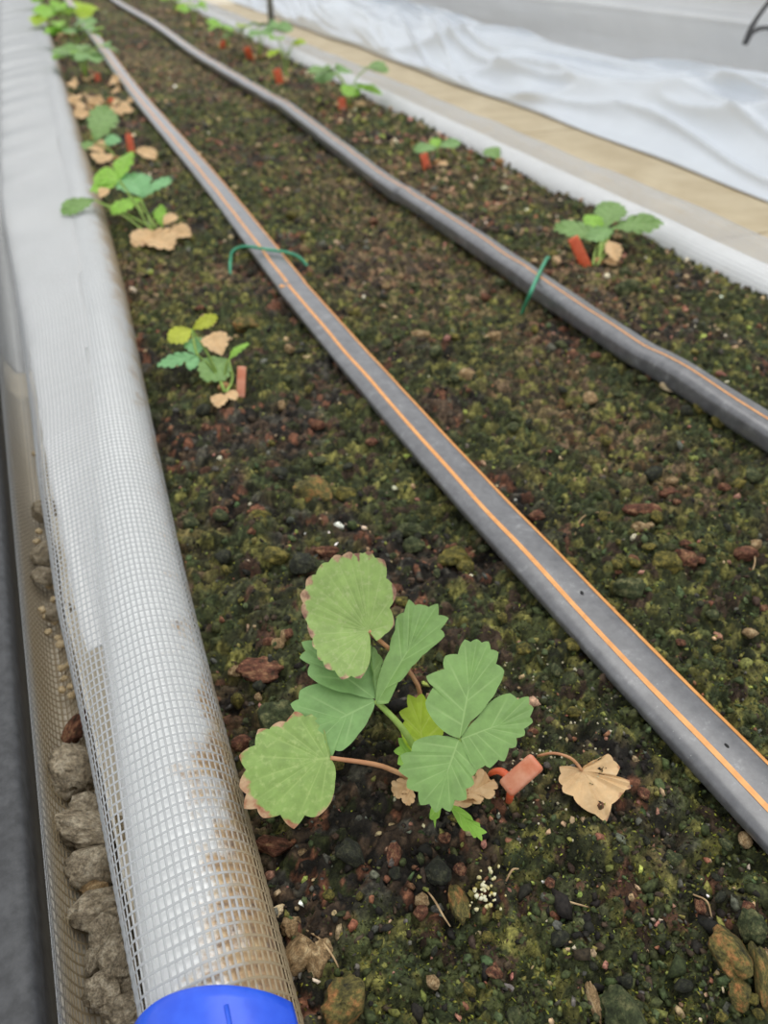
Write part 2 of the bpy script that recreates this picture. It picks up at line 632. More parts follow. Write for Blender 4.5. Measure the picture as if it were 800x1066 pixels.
def left_profile(y):
    cx, cz = bow(y), PL[1]
    wob = (0.0010 * math.sin(y * 21) + 0.0008 * math.sin(y * 47 + 1)) * (1 + 1.5 * min(1.0, max(0.0, y - 0.8)))
    R = 0.0222
    pts = []
    for a in (-62, -35, -10, 15, 40, 65, 85, 102):
        pts.append((cx + R * math.cos(math.radians(a)), cz + R * math.sin(math.radians(a))))
    # the net spans from the pipe to a slack shoulder that moves away from the pipe with distance
    xs = float(np.interp(y, [0.0, 0.11, 0.21, 0.30, 0.42, 0.55, 0.75, 1.04, 1.8, 3.0, 5], [-0.034, -0.0355, -0.0435, -0.0520, -0.0585, -0.0640, -0.0730, -0.090, -0.104, -0.125, -0.15]))
    x0 = cx - 0.013; z0 = 0.0185
    for t in (0.35, 0.65, 0.88):
        arc = math.sin(t * 1.5708)
        pts.append((x0 + (xs - x0) * arc ** 1.3, z0 + (0.001 - z0) * (1 - math.cos(t * 1.5708)) ** 1.1 + wob * t))
    rx = min(rail_x(y), xs - 0.018)
    pts += [(xs, -0.003 + wob), (xs - 0.0005, -0.014), (xs - 0.002, -0.027), (0.5 * (xs + rx) + 0.002, -0.0335), (rx + 0.0080, -0.027), (rx + 0.0050, -0.013), (rx + 0.0042, -0.0005)]
    return resample(pts, 50)


def right_profile(y):
    cx, cz = PR
    w1 = 0.0010 * math.sin(y * 17 + 2) + 0.0008 * math.sin(y * 41)
    R = 0.0215
    pts = [(cx - 0.0235, cz - 0.014)]
    for a in (190, 170, 145, 122, 102):
        pts.append((cx + R * math.cos(math.radians(a)), cz + R * math.sin(math.radians(a))))
    # slack fold standing up behind the pipe, then the drop to the boards
    pts += [(cx + 0.002, cz + 0.0245 + w1 * 0.5), (cx + 0.009, cz + 0.0285 + w1), (cx + 0.0135, cz + 0.0312 + w1), (cx + 0.019, cz + 0.0305 + w1), (cx + 0.032, cz + 0.0315 + w1), (cx + 0.039, cz + 0.024),
            (cx + 0.045, cz - 0.006), (cx + 0.050, cz - 0.035), (cx + 0.053, cz - 0.050)]
    return resample(pts, 34)


def y_rings(y0, y1, p):
    return np.arange(y0, y1, p)


NET = net_mat('netting_left', srgb(180, 182, 183), srgb(164, 148, 120), True)
NETR = net_mat('netting_right', srgb(216, 216, 216), srgb(184, 178, 168), False)
build_net('netting', left_profile, y_rings(0.0, 4.9, 0.0041), 0.0041, 0.00092, NET, 0.0005,
          'white woven netting draped over the pipe with the blue clip and into the stony gutter', 'netting over the pipes', 1)
build_net('netting', right_profile, y_rings(0.30, 4.9, 0.0041), 0.0041, 0.00095, NETR, 0.0004,
          'white woven netting draped over the pipe beside the tan gutter board', 'netting over the pipes', 2)


def sheet_from_profile(name, prof, ys, mat, thick):
    Pf = np.array([prof(y) for y in ys])
    n, k = Pf.shape[:2]
    tn = np.gradient(Pf, axis=1); tn /= np.linalg.norm(tn, axis=2)[..., None] + 1e-9
    nrm = np.stack([tn[..., 1], -tn[..., 0]], -1)
    top = np.stack([Pf[..., 0], np.repeat(ys[:, None], k, 1), Pf[..., 1]], -1)
    Pb = Pf - nrm * thick
    bot = np.stack([Pb[..., 0], np.repeat(ys[:, None], k, 1), Pb[..., 1]], -1)
    V = np.concatenate([top.reshape(-1, 3), bot.reshape(-1, 3)])
    i = (np.arange(n - 1)[:, None] * k + np.arange(k - 1)[None]).ravel()
    q = np.stack([i, i + 1, i + k + 1, i + k], -1)
    q2 = q[:, ::-1] + n * k
    e = []
    for c in (0, k - 1):
        j = np.arange(n - 1) * k + c
        e.append(np.stack([j, j + k, j + k + n * k, j + n * k], -1))
    return mesh_np(name, V, np.concatenate([q, q2] + e), mat)


def net_offset(y, gap):
    q = left_profile(y)
    d = np.gradient(q, axis=0); d /= np.linalg.norm(d, axis=1)[:, None] + 1e-9
    return np.stack([q[:, 0] - d[:, 1] * gap, q[:, 1] + d[:, 0] * gap], -1)


def shoulder(y):
    q = left_profile(y)
    return q, int(np.argmax((q[:, 1] < -0.006) & (q[:, 0] < bow(y) - 0.015)))      # first point past the shoulder


def liner_profile(y):
    q, sh = shoulder(y)
    return resample(net_offset(y, 0.0024)[sh:int(len(q) * 0.91)], 26)


def fleece_profile(y):
    """hangs under the spanning net, slack towards its near end; farther on it also lines the gutter"""
    q, sh = shoulder(y)
    k = int(np.argmax((q[:, 0] < bow(y) - 0.009) & (q[:, 1] > 0.004)))
    f = min(1.0, max(0.0, (y - 0.27) / 0.60))
    t = np.clip((np.arange(len(q)) - k) / max(1, sh - k), 0, 1)
    gap = 0.0020 + 0.012 * (1 - f) ** 1.2 * np.sin(np.pi * t)
    g = min(1.0, max(0.0, (y - 0.61) / 0.06))
    return resample(net_offset(y, gap)[k:int(round((sh - 1) * (1 - g) + len(q) * 0.97 * g))], 30)


LINER = simple_mat('beige_liner', srgb(226, 218, 200), srgb(236, 229, 214), 40, 0.6, 0.1)
o = sheet_from_profile('gutter_liner', liner_profile, np.linspace(-0.02, 0.60, 80), LINER, 0.001)
tag(o, 'beige plastic gutter liner under the netting beside the black rail', 'liner')
FLEECE = simple_mat('white_fleece', srgb(240, 240, 238), srgb(248, 248, 247), 30, 0.7, 0.1)
o = sheet_from_profile('fleece_strip', fleece_profile, np.concatenate([np.linspace(0.27, 0.9, 90), np.linspace(0.92, 4.9, 160)]), FLEECE, 0.001)
tag(o, 'white fleece strip hanging under the slack netting beside the pipe', 'fleece')

# black rail beyond the liner
def build_rail():
    mat = simple_mat('black_rail', srgb(46, 47, 49), srgb(68, 69, 71), 220, 0.55, 0.15)
    ys = np.linspace(-0.06, 0.72, 20)

    def prof(y):
        e = rail_x(y) - 0.0012
        return np.array([(e + 0.0015, -0.040), (e + 0.0018, 0.0035), (e + 0.0006, 0.0052), (e - 0.002, 0.006), (e - 0.014, 0.0062), (e - 0.030, 0.0058), (e - 0.05, 0.0056), (e - 0.055, 0.003), (e - 0.055, -0.04)])[::1]
    o = sheet_from_profile('rail', prof, ys, mat, 0.0015)
    tag(o, 'matt black plastic rail running beside the stony gutter', 'rail')


build_rail()

# floor far below both sides
def grid_obj(name, x0, x1, y0, y1, z, mat):
    V = np.array([[x0, y0, z], [x1, y0, z], [x1, y1, z], [x0, y1, z]])
    return mesh_np(name, V, np.array([[0, 1, 2, 3]]), mat, smooth=False)


fl = grid_obj('floor', -4, 5, -2, 12, -0.30, simple_mat('floor_cloth', srgb(196, 184, 160), srgb(214, 204, 184), 6, 0.8, 0.05))
tag(fl, 'pale beige greenhouse floor', 'floor', kind='structure')


# tan board gutter to the right of the far pipe
def build_board():
    t = empty('gutter_board', (0.60, 0.0, -0.06))
    m = simple_mat('tan_board', srgb(186, 168, 134), srgb(204, 188, 156), 12, 0.55, 0.05)
    ends = [0.10, 0.78, 1.42, 2.30, 3.30, 4.60]
    for a, b in zip(ends[:-1], ends[1:]):
        a += 0.0015; b -= 0.0015
        bm = bmesh.new()
        bmesh.ops.create_cube(bm, size=1)
        for v in bm.verts:
            v.co = Vector((0.025 + (v.co.x + 0.5) * 0.40, a + (v.co.y + 0.5) * (b - a), -0.004 + v.co.z * 0.008))
        bmesh.ops.bevel(bm, geom=bm.edges[:], offset=0.0012, segments=2, affect='EDGES')
        me = bpy.data.meshes.new('plank'); bm.to_mesh(me); bm.free(); me.materials.append(m)
        link(bpy.data.objects.new('plank', me), t)
    tag(t, 'tan gutter boards lying between the netted pipe and the white plastic sheet', 'board')


build_board()


# white plastic sheet and curtain
def film_mat(name, c, rough, tr):
    m, nt, b = new_mat(name)
    n = noise_node(nt, 9, 4)
    r = ramp(nt, n.outputs['Fac'], [(0.3, tuple(0.93 * q for q in c[:3]) + (1,)), (0.7, c)])
    nt.links.new(r.outputs[0], b.inputs['Base Color'])
    b.inputs['Roughness'].default_value = rough
    b.inputs['Specular IOR Level'].default_value = 0.5
    add_translucent(nt, b, r.outputs[0], tr)
    return m


def build_sheet():
    nu, nv = 70, 420
    ys = np.linspace(0.2, 5.4, nv)
    us = np.linspace(0, 1, nu)
    U, Y = np.meshgrid(us, ys)
    # profile: flares out from the boards, climbs to a rounded ridge and tucks in behind it
    P = spline([(0.930, 0, -0.057), (0.955, 0, -0.045), (0.985, 0, -0.022), (1.015, 0, 0.004), (1.045, 0, 0.028), (1.068, 0, 0.042), (1.085, 0, 0.044), (1.105, 0, 0.034), (1.130, 0, 0.026)], nu)
    X = np.tile(P[:, 0], (nv, 1)); Z = np.tile(P[:, 2], (nv, 1))
    env = np.sin(np.clip(U * 1.1, 0, 1) * np.pi) ** 0.6 + 0.10
    wv = 0.25 * np.sin(Y * 2.3) + 0.15 * np.sin(Y * 5.1 + 1)
    r1 = 1 - np.abs(2 * vnoise((U * 1.3 - Y * 0.42 + wv) * 3.0 + 3, Y * 0.55, 5) - 1)
    r2 = 1 - np.abs(2 * vnoise((U * 0.9 + Y * 1.1) * 2.4, U * 2 - Y * 0.8, 8) - 1)
    r3 = 1 - np.abs(2 * vnoise((U * 2 - Y * 0.9 - wv) * 4.5, Y * 1.6 + U, 13) - 1)
    dsp = (r1 ** 3 * 0.040 + r2 ** 5 * 0.022 + r3 ** 4 * 0.016) * env
    X = X - dsp * 0.7; Z = Z + dsp * 0.7
    X = X + (np.sin(Y * 5.3) * 0.006 + np.sin(Y * 11.7 + 1) * 0.004) * (1 - U)
    Z = Z + 0.006 * np.sin(Y * 3.1) * U
    Z = np.maximum(Z, -0.0585)
    V = np.stack([X, Y, Z], -1).reshape(-1, 3)
    i = (np.arange(nv - 1)[:, None] * nu + np.arange(nu - 1)[None]).ravel()
    Fq = np.stack([i, i + 1, i + nu + 1, i + nu], -1)
    o = mesh_np('plastic_sheet', V, Fq, film_mat('white_film', srgb(224, 230, 237), 0.25, 0.05))
    tag(o, 'crumpled white plastic sheet rising from the tan gutter boards', 'sheet')
    # curtain behind it: rolls of film, each overhanging the one below
    nu, nv = 110, 260
    ys = np.linspace(0.1, 7.0, nv)
    Pc = spline([(1.150, 0, -0.05), (1.165, 0, 0.0), (1.178, 0, 0.035), (1.172, 0, 0.07), (1.140, 0, 0.108), (1.130, 0, 0.122), (1.146, 0, 0.138), (1.152, 0, 0.155), (1.130, 0, 0.178), (1.128, 0, 0.190), (1.146, 0, 0.205), (1.150, 0, 0.222), (1.135, 0, 0.245), (1.15, 0, 0.27), (1.16, 0, 0.45), (1.16, 0, 0.75)], nu)
    U, Y = np.meshgrid(np.linspace(0, 1, nu), ys)
    X = np.tile(Pc[:, 0], (nv, 1)) + 0.02 * (fbm(Y * 1.6, U * 9, 60, 3) - 0.5)
    Zc = np.tile(Pc[:, 2], (nv, 1)) + 0.030 * (fbm(Y * 0.9 + 4, U * 3, 66, 2) - 0.5) * np.clip(U * 5, 0, 1)
    V = np.stack([X, Y, Zc], -1).reshape(-1, 3)
    i = (np.arange(nv - 1)[:, None] * nu + np.arange(nu - 1)[None]).ravel()
    Fq = np.stack([i, i + 1, i + nu + 1, i + nu], -1)
    o = mesh_np('plastic_curtain', V, Fq, film_mat('grey_film', srgb(226, 228, 230), 0.4, 0.12))
    tag(o, 'greyish white plastic curtain hanging behind the crumpled sheet', 'curtain')


build_sheet()

# pole on the boards by the sheet, dark hook on the curtain
METAL = simple_mat('grey_steel', srgb(110, 116, 120), srgb(140, 146, 150), 60, 0.4, 0.05)
METAL.node_tree.nodes['Principled BSDF'].inputs['Metallic'].default_value = 0.6


def build_pole():
    p = at(283, 27, -0.056)
    t = empty('steel_post', (p.x, p.y, -0.06))
    tube('post_tube', [(0, 0, 0.0), (0, 0, 0.55), (0, 0, 1.1)], 0.0125, METAL, t, n=4, sides=20, up=(1, 0, 0))
    tube('post_collar', [(0, 0, 0.0), (0, 0, 0.012)], [0.022, 0.0175], METAL, t, n=3, sides=20, up=(1, 0, 0))
    tag(t, 'grey steel post standing upright at the far end of the white plastic sheet', 'post')


build_pole()
DARK = simple_mat('dark_rubber', srgb(70, 70, 72), srgb(96, 96, 98), 90, 0.5, 0.1)


def build_hook():
    # a bent cable end hanging in front of the curtain
    X = 1.118
    def onX(px, py):
        v = M @ np.array([px - CX, CY - py, F]); t = X / v[0]
        return Vector((v[0] * t, v[1] * t, H + v[2] * t))
    a = onX(776, 46); b = onX(782, 30); c = onX(792, 14); d = onX(806, -4); e = onX(830, -30)
    base = a
    t = empty('cable_hook', base)
    tube('cable', [a, b, c, d, e, onX(860, -42), onX(900, -40)], [0.0052, 0.0042, 0.0036, 0.0034, 0.0034, 0.0034, 0.0034], DARK, t, n=30, sides=10, origin=base)
    tube('cable_fork', [a + Vector((0, 0, 0.001)), onX(784, 34), onX(796, 29), onX(812, 32), onX(830, 44)], [0.0048, 0.0034, 0.0032, 0.003, 0.003], DARK, t, n=20, sides=10, origin=base)
    tag(t, 'dark grey forked cable hook hanging against the greyish plastic curtain', 'cable')


build_hook()


# blue clip on the near end of the left pipe
def build_clip():
    m = simple_mat('blue_plastic', srgb(38, 82, 214), srgb(52, 100, 232), 70, 0.28, 0.05)
    y1, y0 = 0.0965, 0.015
    R0, R1 = 0.0240, 0.0262
    ang = np.radians(np.linspace(40, 214, 60))
    prof = [(R1 - 0.0012, y1), (R1, y1 - 0.0008), (R1 + 0.0002, y1 - 0.004), (R1, y0 + 0.001), (R1 - 0.001, y0), (R0, y0), (R0, y1)]
    V = []; Fq = []
    k = len(prof)
    for a in ang:
        for r, y in prof:
            V.append((bow(0.08) + r * math.cos(a), y + 0.010 * math.cos(a - 2.5), PL[1] + r * math.sin(a)))
    n = len(ang)
    for i in range(n - 1):
        for j in range(k):
            jj = (j + 1) % k
            Fq.append((i * k + j, (i + 1) * k + j, (i + 1) * k + jj, i * k + jj))
    Fq.append(tuple(range(k))); Fq.append(tuple((n - 1) * k + j for j in reversed(range(k))))
    base = np.array([PL[0], y0, PL[1]])
    t = empty('pipe_clip', base)
    mesh_np('clip_sleeve', np.array(V) - base, Fq, m, t)
    # moulded rib along the top
    rib = []
    for y in np.linspace(y0 + 0.004, y1 - 0.001, 10):
        a = math.radians(84); rib.append((bow(0.08) + (R1 + 0.0002) * math.cos(a), y, PL[1] + (R1 + 0.0002) * math.sin(a)))
    V2, f2 = tube_arrays(np.array(rib), 0.0007, 8, up=(1, 0, 0))
    mesh_np('clip_rib', V2 - base, f2, m, t)
    tag(t, 'bright blue plastic clip snapped over the netted pipe', 'clip')


build_clip()


# ------------------------------------------------------------------ drip tapes
def tape_mat():
    m, nt, b = new_mat('black_tape')
    n = noise_node(nt, 120, 5, 0.7)
    r = ramp(nt, n.outputs['Fac'], [(0.30, srgb(74, 74, 77)), (0.60, srgb(102, 102, 104)), (0.80, srgb(150, 150, 150))])
    v = nt.nodes.new('ShaderNodeTexVoronoi'); v.inputs['Scale'].default_value = 420
    tc = nt.nodes.new('ShaderNodeTexCoord'); nt.links.new(tc.outputs['Object'], v.inputs['Vector'])
    sp = ramp(nt, v.outputs['Distance'], [(0.05, (0.55, 0.55, 0.55, 1)), (0.13, (0, 0, 0, 1))])
    nsel = noise_node(nt, 70, 3); sel = ramp(nt, nsel.outputs['Fac'], [(0.5, (0, 0, 0, 1)), (0.6, (1, 1, 1, 1))])
    f = mixc(nt, 1.0, sp.outputs[0], sel.outputs[0], 'MULTIPLY')
    c = mixc(nt, f, r.outputs[0], srgb(190, 188, 182))
    nt.links.new(c, b.inputs['Base Color'])
    b.inputs['Roughness'].default_value = 0.32
    b.inputs['Specular IOR Level'].default_value = 0.8
    b.inputs['Coat Weight'].default_value = 0.6
    b.inputs['Coat Roughness'].default_value = 0.22
    add_bump(nt, b, n.outputs['Fac'], 0.15, 0.0004)
    return m


TAPE = tape_mat()
STRIPE = simple_mat('orange_stripe', srgb(214, 146, 78), srgb(232, 166, 98), 200, 0.45, 0.0)


def tape_section(hw, hh, e1=0.75, e2=0.80, k=40):
    """flattened tube with rounded flanks; returns y (across), z"""
    a = np.linspace(0, 2 * np.pi, k, endpoint=False)
    ca, sa = np.cos(a), np.sin(a)
    return hw * np.sign(ca) * np.abs(ca) ** e1, hh * np.sign(sa) * np.abs(sa) ** e2


def build_tape(path_pts, hw, hh, roll_f, stripes, label, holes, e1=0.75, e2=0.80):
    P = spline(path_pts, 260)
    T, N, B = frames(P)
    L = np.concatenate([[0], np.linalg.norm(np.diff(P, axis=0), axis=1).cumsum()])
    base = P[0].copy(); base[2] = 0
    t = empty('drip_tape', base)
    sy, szz = tape_section(hw, hh, e1, e2)
    k = len(sy)
    V = []; S1 = {s: [] for s in stripes}
    for i in range(len(P)):
        side = np.cross(T[i], np.array([0, 0, 1.0])); side /= np.linalg.norm(side)
        up = np.cross(side, T[i])
        ro = math.radians(roll_f(P[i][1]))
        s2 = side * math.cos(ro) + up * math.sin(ro); u2 = -side * math.sin(ro) + up * math.cos(ro)
        puff = 1 + 0.05 * math.sin(L[i] * 37) + 0.03 * math.sin(L[i] * 91 + 1)
        dent = 0.0005 * math.sin(L[i] * 61 + 2)
        for y, z in zip(sy, szz):
            V.append(P[i] + s2 * y + u2 * (z * puff + (dent if z > 0 else 0) * (1 - abs(y) / hw)))
        for s, wd in stripes.items():
            row = []
            for q in np.linspace(-0.5, 0.5, 4):
                yy = s * hw + q * wd
                z = hh * (max(0.0, 1 - (abs(yy) / hw) ** (2 / e1))) ** (e2 / 2)
                row.append(P[i] + s2 * yy + u2 * (z * puff + dent * (1 - abs(yy) / hw) + 0.00018))
            S1[s].append(row)
    Fq = []
    for i in range(len(P) - 1):
        for j in range(k):
            jj = (j + 1) % k
            Fq.append((i * k + j, i * k + jj, (i + 1) * k + jj, (i + 1) * k + j))
    body = mesh_np('tape_body', np.array(V) - base, Fq, TAPE, t)
    for s in stripes:
        A = np.array(S1[s]); n = len(A)
        i = (np.arange(n - 1)[:, None] * 4 + np.arange(3)[None]).ravel()
        mesh_np('stripe', A.reshape(-1, 3) - base, np.stack([i, i + 1, i + 5, i + 4], -1), STRIPE, t)['label'] = 'orange stripe'
    hm = simple_mat('hole', srgb(20, 20, 20), srgb(30, 30, 30), 50, 0.8, 0)
    for (f, s) in holes:
        i = int(f * (len(P) - 1))
        side = np.cross(T[i], np.array([0, 0, 1.0])); side /= np.linalg.norm(side)
        up = np.cross(side, T[i]); ro = math.radians(roll_f(P[i][1]))
        s2 = side * math.cos(ro) + up * math.sin(ro); u2 = -side * math.sin(ro) + up * math.cos(ro)
        c = P[i] + s2 * s * hw + u2 * (hh * (1 - abs(s) ** 2.67) ** 0.4 + 0.0006)
        ring = []
        for a in np.linspace(0, 2 * np.pi, 12, endpoint=False):
            ring.append(c + T[i] * 0.0011 * math.cos(a) + s2 * 0.0006 * math.sin(a))
        bot = [q - u2 * 0.0009 for q in ring]
        fs = [tuple(range(12))] + [(j, (j + 1) % 12, 12 + (j + 1) % 12, 12 + j) for j in range(12)]
        mesh_np('emitter_hole', np.array(ring + bot) - base, fs, hm, body)
    tag(t, label, 'drip tape', 'drip tapes')
    return t


T1 = [(211, 180), (289, 280), (304, 300), (390, 400), (479, 500), (571, 600), (665, 700), (800, 841)]
zt = 0.0125
p1 = []
for q in T1:
    v = at(q[0], q[1], zt)
    p1.append((v.x + 0.0045, v.y, 0.0072))
p1 = p1[::-1]
pe = p1[-1]
# continue beyond both ends
far1 = [(137, 90), (101, 40), (72, 0)]
p1 = [(p1[0][0] + (p1[0][0] - p1[1][0]), p1[0][1] - 0.055, 0.0072), ] + p1
for q in far1:
    v = at(q[0] - 1, q[1], zt); p1.append((v.x + 0.003, v.y, 0.0072))
p1.append((p1[-1][0] + 0.01, p1[-1][1] + 1.0, 0.0072))
build_tape(p1, 0.0135, 0.0052, lambda y: 3 * math.sin(y * 2.0), {-0.33: 0.0024, 0.82: 0.0026},
           'black drip tape pinned by the arched green wire staple, two orange stripes showing', [(0.118, 0.12), (0.235, 0.25)])

T2 = [(800, 434), (700, 373), (660, 351), (563, 288), (530, 265), (430, 200), (400, 182), (300, 108), (280, 97), (230, 68), (200, 50), (160, 22), (122, 0)]
zt2 = 0.0215
p2 = []
for q in T2:
    v = at(q[0], q[1], zt2)
    p2.append((v.x - 0.0005, v.y, 0.0133))
d0 = Vector(p2[0]) - Vector(p2[1])
p2 = [tuple(Vector(p2[0]) + d0 * 1.6), tuple(Vector(p2[0]) + d0 * 0.8)] + p2
p2.append((p2[-1][0] + 0.01, p2[-1][1] + 0.8, 0.0133))
build_tape(p2, 0.0108, 0.0082, lambda y: 3, {0.0: 0.0016}, 'black drip tape nearer the tan gutter boards, one thin orange stripe on top', [], 0.55, 0.62)

GREEN = simple_mat('green_wire', srgb(48, 140, 104), srgb(74, 168, 128), 90, 0.4, 0.05)


def build_staple(pts, label, r):
    base = pts[0].copy(); base.z = 0
    t = empty('wire_staple', base)
    tube('wire', pts, r, GREEN, t, n=50, sides=10, origin=base)
    tag(t, label, 'wire staple', 'green wire staples over the drip tapes')


build_staple([at(240, 290, -0.006), at(240, 272, 0.004), at(243, 261, 0.012), at(256, 256.5, 0.0155), at(280, 260, 0.0155), at(300, 263, 0.0145), at(313, 269, 0.010), at(322, 280, 0.002), at(327, 289, -0.006)],
             'green wire staple arching flat over the drip tape, hooked into the soil', 0.0014)
build_staple([at(541, 332, -0.008), at(546, 320, 0.006), at(553, 304, 0.0232), at(560, 288, 0.0244), at(568, 272, 0.0232), at(571, 268, 0.012), at(573, 270, 0.0)],
             'short straight green wire staple crossing the drip tape near the tan boards', 0.0015)

# ------------------------------------------------------------------ plants
def leaf_mat(name, base, vein, edge=None, edge_amt=0.0, trans=0.3, pale=None):
    m, nt, b = new_mat(name)
    uv = nt.nodes.new('ShaderNodeUVMap'); uv.uv_map = 'UVMap'
    sp = nt.nodes.new('ShaderNodeSeparateXYZ'); nt.links.new(uv.outputs[0], sp.inputs[0])
    fr = math_node(nt, 'FRACT', sp.outputs[0])
    dv = math_node(nt, 'ABSOLUTE', math_node(nt, 'SUBTRACT', fr, 0.5))
    v1 = ramp(nt, dv, [(0.02, (0.8, 0.8, 0.8, 1)), (0.09, (0, 0, 0, 1))])
    v2 = ramp(nt, sp.outputs[1], [(0.012, (1, 1, 1, 1)), (0.04, (0, 0, 0, 1))])
    fade = ramp(nt, sp.outputs[1], [(0.5, (1, 1, 1, 1)), (0.95, (0.1, 0.1, 0.1, 1))])
    vv = mixc(nt, 1.0, v1.outputs[0], fade.outputs[0], 'MULTIPLY')
    vf = math_node(nt, 'MULTIPLY', math_node(nt, 'MAXIMUM', vv, v2.outputs[0]), 0.42)
    n = noise_node(nt, 160, 5, 0.65)
    lo = tuple(0.86 * c for c in base[:3]) + (1,); hi = tuple(min(1, 1.12 * c) for c in base[:3]) + (1,)
    r = ramp(nt, n.outputs['Fac'], [(0.35, lo), (0.65, hi)])
    c = mixc(nt, vf, r.outputs[0], vein)
    if pale is not None:
        n3 = noise_node(nt, 420, 4, 0.6)
        f3 = ramp(nt, n3.outputs['Fac'], [(0.52, (0, 0, 0, 1)), (0.70, (0.6, 0.6, 0.6, 1))])
        c = mixc(nt, f3.outputs[0], c, pale)
    if edge is not None:
        n2 = noise_node(nt, 90, 4, 0.6)
        tt = math_node(nt, 'MULTIPLY_ADD', dv, -0.28, sp.outputs[1])
        k = math_node(nt, 'MULTIPLY_ADD', n2.outputs['Fac'], edge_amt, tt)
        k = math_node(nt, 'SUBTRACT', k, 0.30)
        f = ramp(nt, k, [(0.86, (0, 0, 0, 1)), (0.91, (0.9, 0.9, 0.9, 1))])
        ec = ramp(nt, noise_node(nt, 200, 3).outputs['Fac'], [(0.4, edge), (0.65, srgb(196, 160, 128))])
        c = mixc(nt, f.outputs[0], c, ec.outputs[0])
    nt.links.new(c, b.inputs['Base Color'])
    b.inputs['Roughness'].default_value = 0.5
    b.inputs['Specular IOR Level'].default_value = 0.35
    add_bump(nt, b, noise_node(nt, 700, 3).outputs['Fac'], 0.25, 0.0004)
    add_translucent(nt, b, c, trans)
    return m


LM = {
    'mid': leaf_mat('leaf_mid', srgb(120, 154, 86), srgb(164, 192, 124), trans=0.14),
    'fresh': leaf_mat('leaf_fresh', srgb(124, 162, 96), srgb(168, 200, 132), trans=0.14),
    'old': leaf_mat('leaf_old', srgb(138, 164, 90), srgb(172, 188, 124), srgb(122, 72, 70), 0.56, 0.14, srgb(166, 180, 122)),
    'old2': leaf_mat('leaf_old2', srgb(132, 160, 84), srgb(172, 194, 116), srgb(150, 84, 62), 0.57, 0.14, srgb(168, 188, 116)),
    'young': leaf_mat('leaf_young', srgb(178, 206, 60), srgb(212, 226, 120), trans=0.35),
    'bright': leaf_mat('leaf_bright', srgb(148, 198, 76), srgb(190, 220, 124), trans=0.3),
    'yellow': leaf_mat('leaf_yellow', srgb(190, 198, 68), srgb(214, 214, 112), srgb(160, 110, 70), 0.45, 0.3),
    'blue': leaf_mat('leaf_bluish', srgb(124, 178, 118), srgb(164, 202, 156), trans=0.15),
    'dry': leaf_mat('leaf_dry', srgb(216, 180, 132), srgb(196, 152, 106), srgb(170, 120, 84), 0.45, 0.15, srgb(222, 194, 150)),
}
STEM = simple_mat('petiole_green', srgb(140, 176, 74), srgb(166, 192, 100), 90, 0.5, 0.1, trans=0.15)
STEMR = simple_mat('petiole_red', srgb(176, 122, 84), srgb(196, 150, 108), 90, 0.5, 0.1)
CROWN = simple_mat('crown_scales', srgb(126, 90, 54), srgb(190, 150, 96), 150, 0.8, 0.6, 0.001)


def leaf_arrays(L, W, nt=7, q=1.3, p=0.7, t0=0.28, amp=0.075, fold=0.15, curl=0.15, quilt=0.012, droop=0.0, wave=0.0, seed=0, M_=9, per=8, ragged=0.0):
    rng = np.random.default_rng(seed)
    nrow = int(nt * per / (1 - t0)) + 1
    ph0 = rng.uniform(0, 6.28)
    V = []; UV = []; Fq = []
    for side in (1, -1):
        ts = np.linspace(0, 1, nrow)
        xs = (1 - np.cos(np.pi * ts)) / 2
        yy = W / 2 * np.clip(np.sin(np.pi * xs ** q), 0, 1) ** p
        E = np.stack([xs * L, yy], -1)
        d = np.gradient(E, axis=0); d /= np.linalg.norm(d, axis=1)[:, None] + 1e-9
        nor = np.stack([-d[:, 1], d[:, 0]], -1)
        ph = (ts - t0) / (1 - t0) * (nt + 0.5)
        fr = ph - np.floor(ph)
        tooth = np.where(ts > t0, np.sin(np.pi * fr) ** 0.65, 0.6)
        ta = np.random.default_rng(seed + 3 + side).uniform(0.7, 1.3, nt + 3)[np.clip(np.floor(ph), 0, nt + 2).astype(int)]
        if ragged: ta = ta * np.random.default_rng(seed + 9 + side).uniform(1 - ragged, 1 + ragged, nt + 3)[np.clip(np.floor(ph), 0, nt + 2).astype(int)]
        end = np.clip((1 - ts) / 0.06, 0, 1)
        k = amp * L * (tooth - 0.6) * ta
        E = E + nor * k[:, None] * (0.3 + 0.7 * end[:, None]) + d * (np.where(ts > t0, fr - 0.4, 0) * amp * L * 0.30 * end)[:, None]
        E[:, 1] = np.where(ts >= 0.999, 0, np.maximum(E[:, 1], 0))
        E[-1] = (L * (1 + amp * 0.3), 0)
        xm = L * xs * (1 - 0.42 * yy / (W / 2 + 1e-9)); xm[-1] = L * 0.985
        off = len(V)
        for i in range(nrow):
            for j in range(M_):
                s = j / (M_ - 1)
                x = xm[i] * (1 - s) + E[i, 0] * s; y = E[i, 1] * s
                vv = abs((ph[i] - math.floor(ph[i])) - 0.5) * 2 if ts[i] > t0 else 0.5
                z = fold * y - droop * y * y / (W / 2) - curl * L * (x / L) ** 2
                z += quilt * L * (vv - 0.4) * math.sin(min(1, s * 1.3) * math.pi * 0.62) * min(1, s * 4)
                z += wave * L * math.sin(7 * x / L + ph0 + side) * s
                V.append((x, side * y, z)); UV.append((ph[i] if ts[i] > t0 else 0.02 + 0.0 * ph[i], s))
        for i in range(nrow - 1):
            for j in range(M_ - 1):
                a = off + i * M_ + j
                f = (a, a + 1, a + M_ + 1, a + M_)
                Fq.append(f if side < 0 else f[::-1])
    return np.array(V), Fq, np.array(UV)


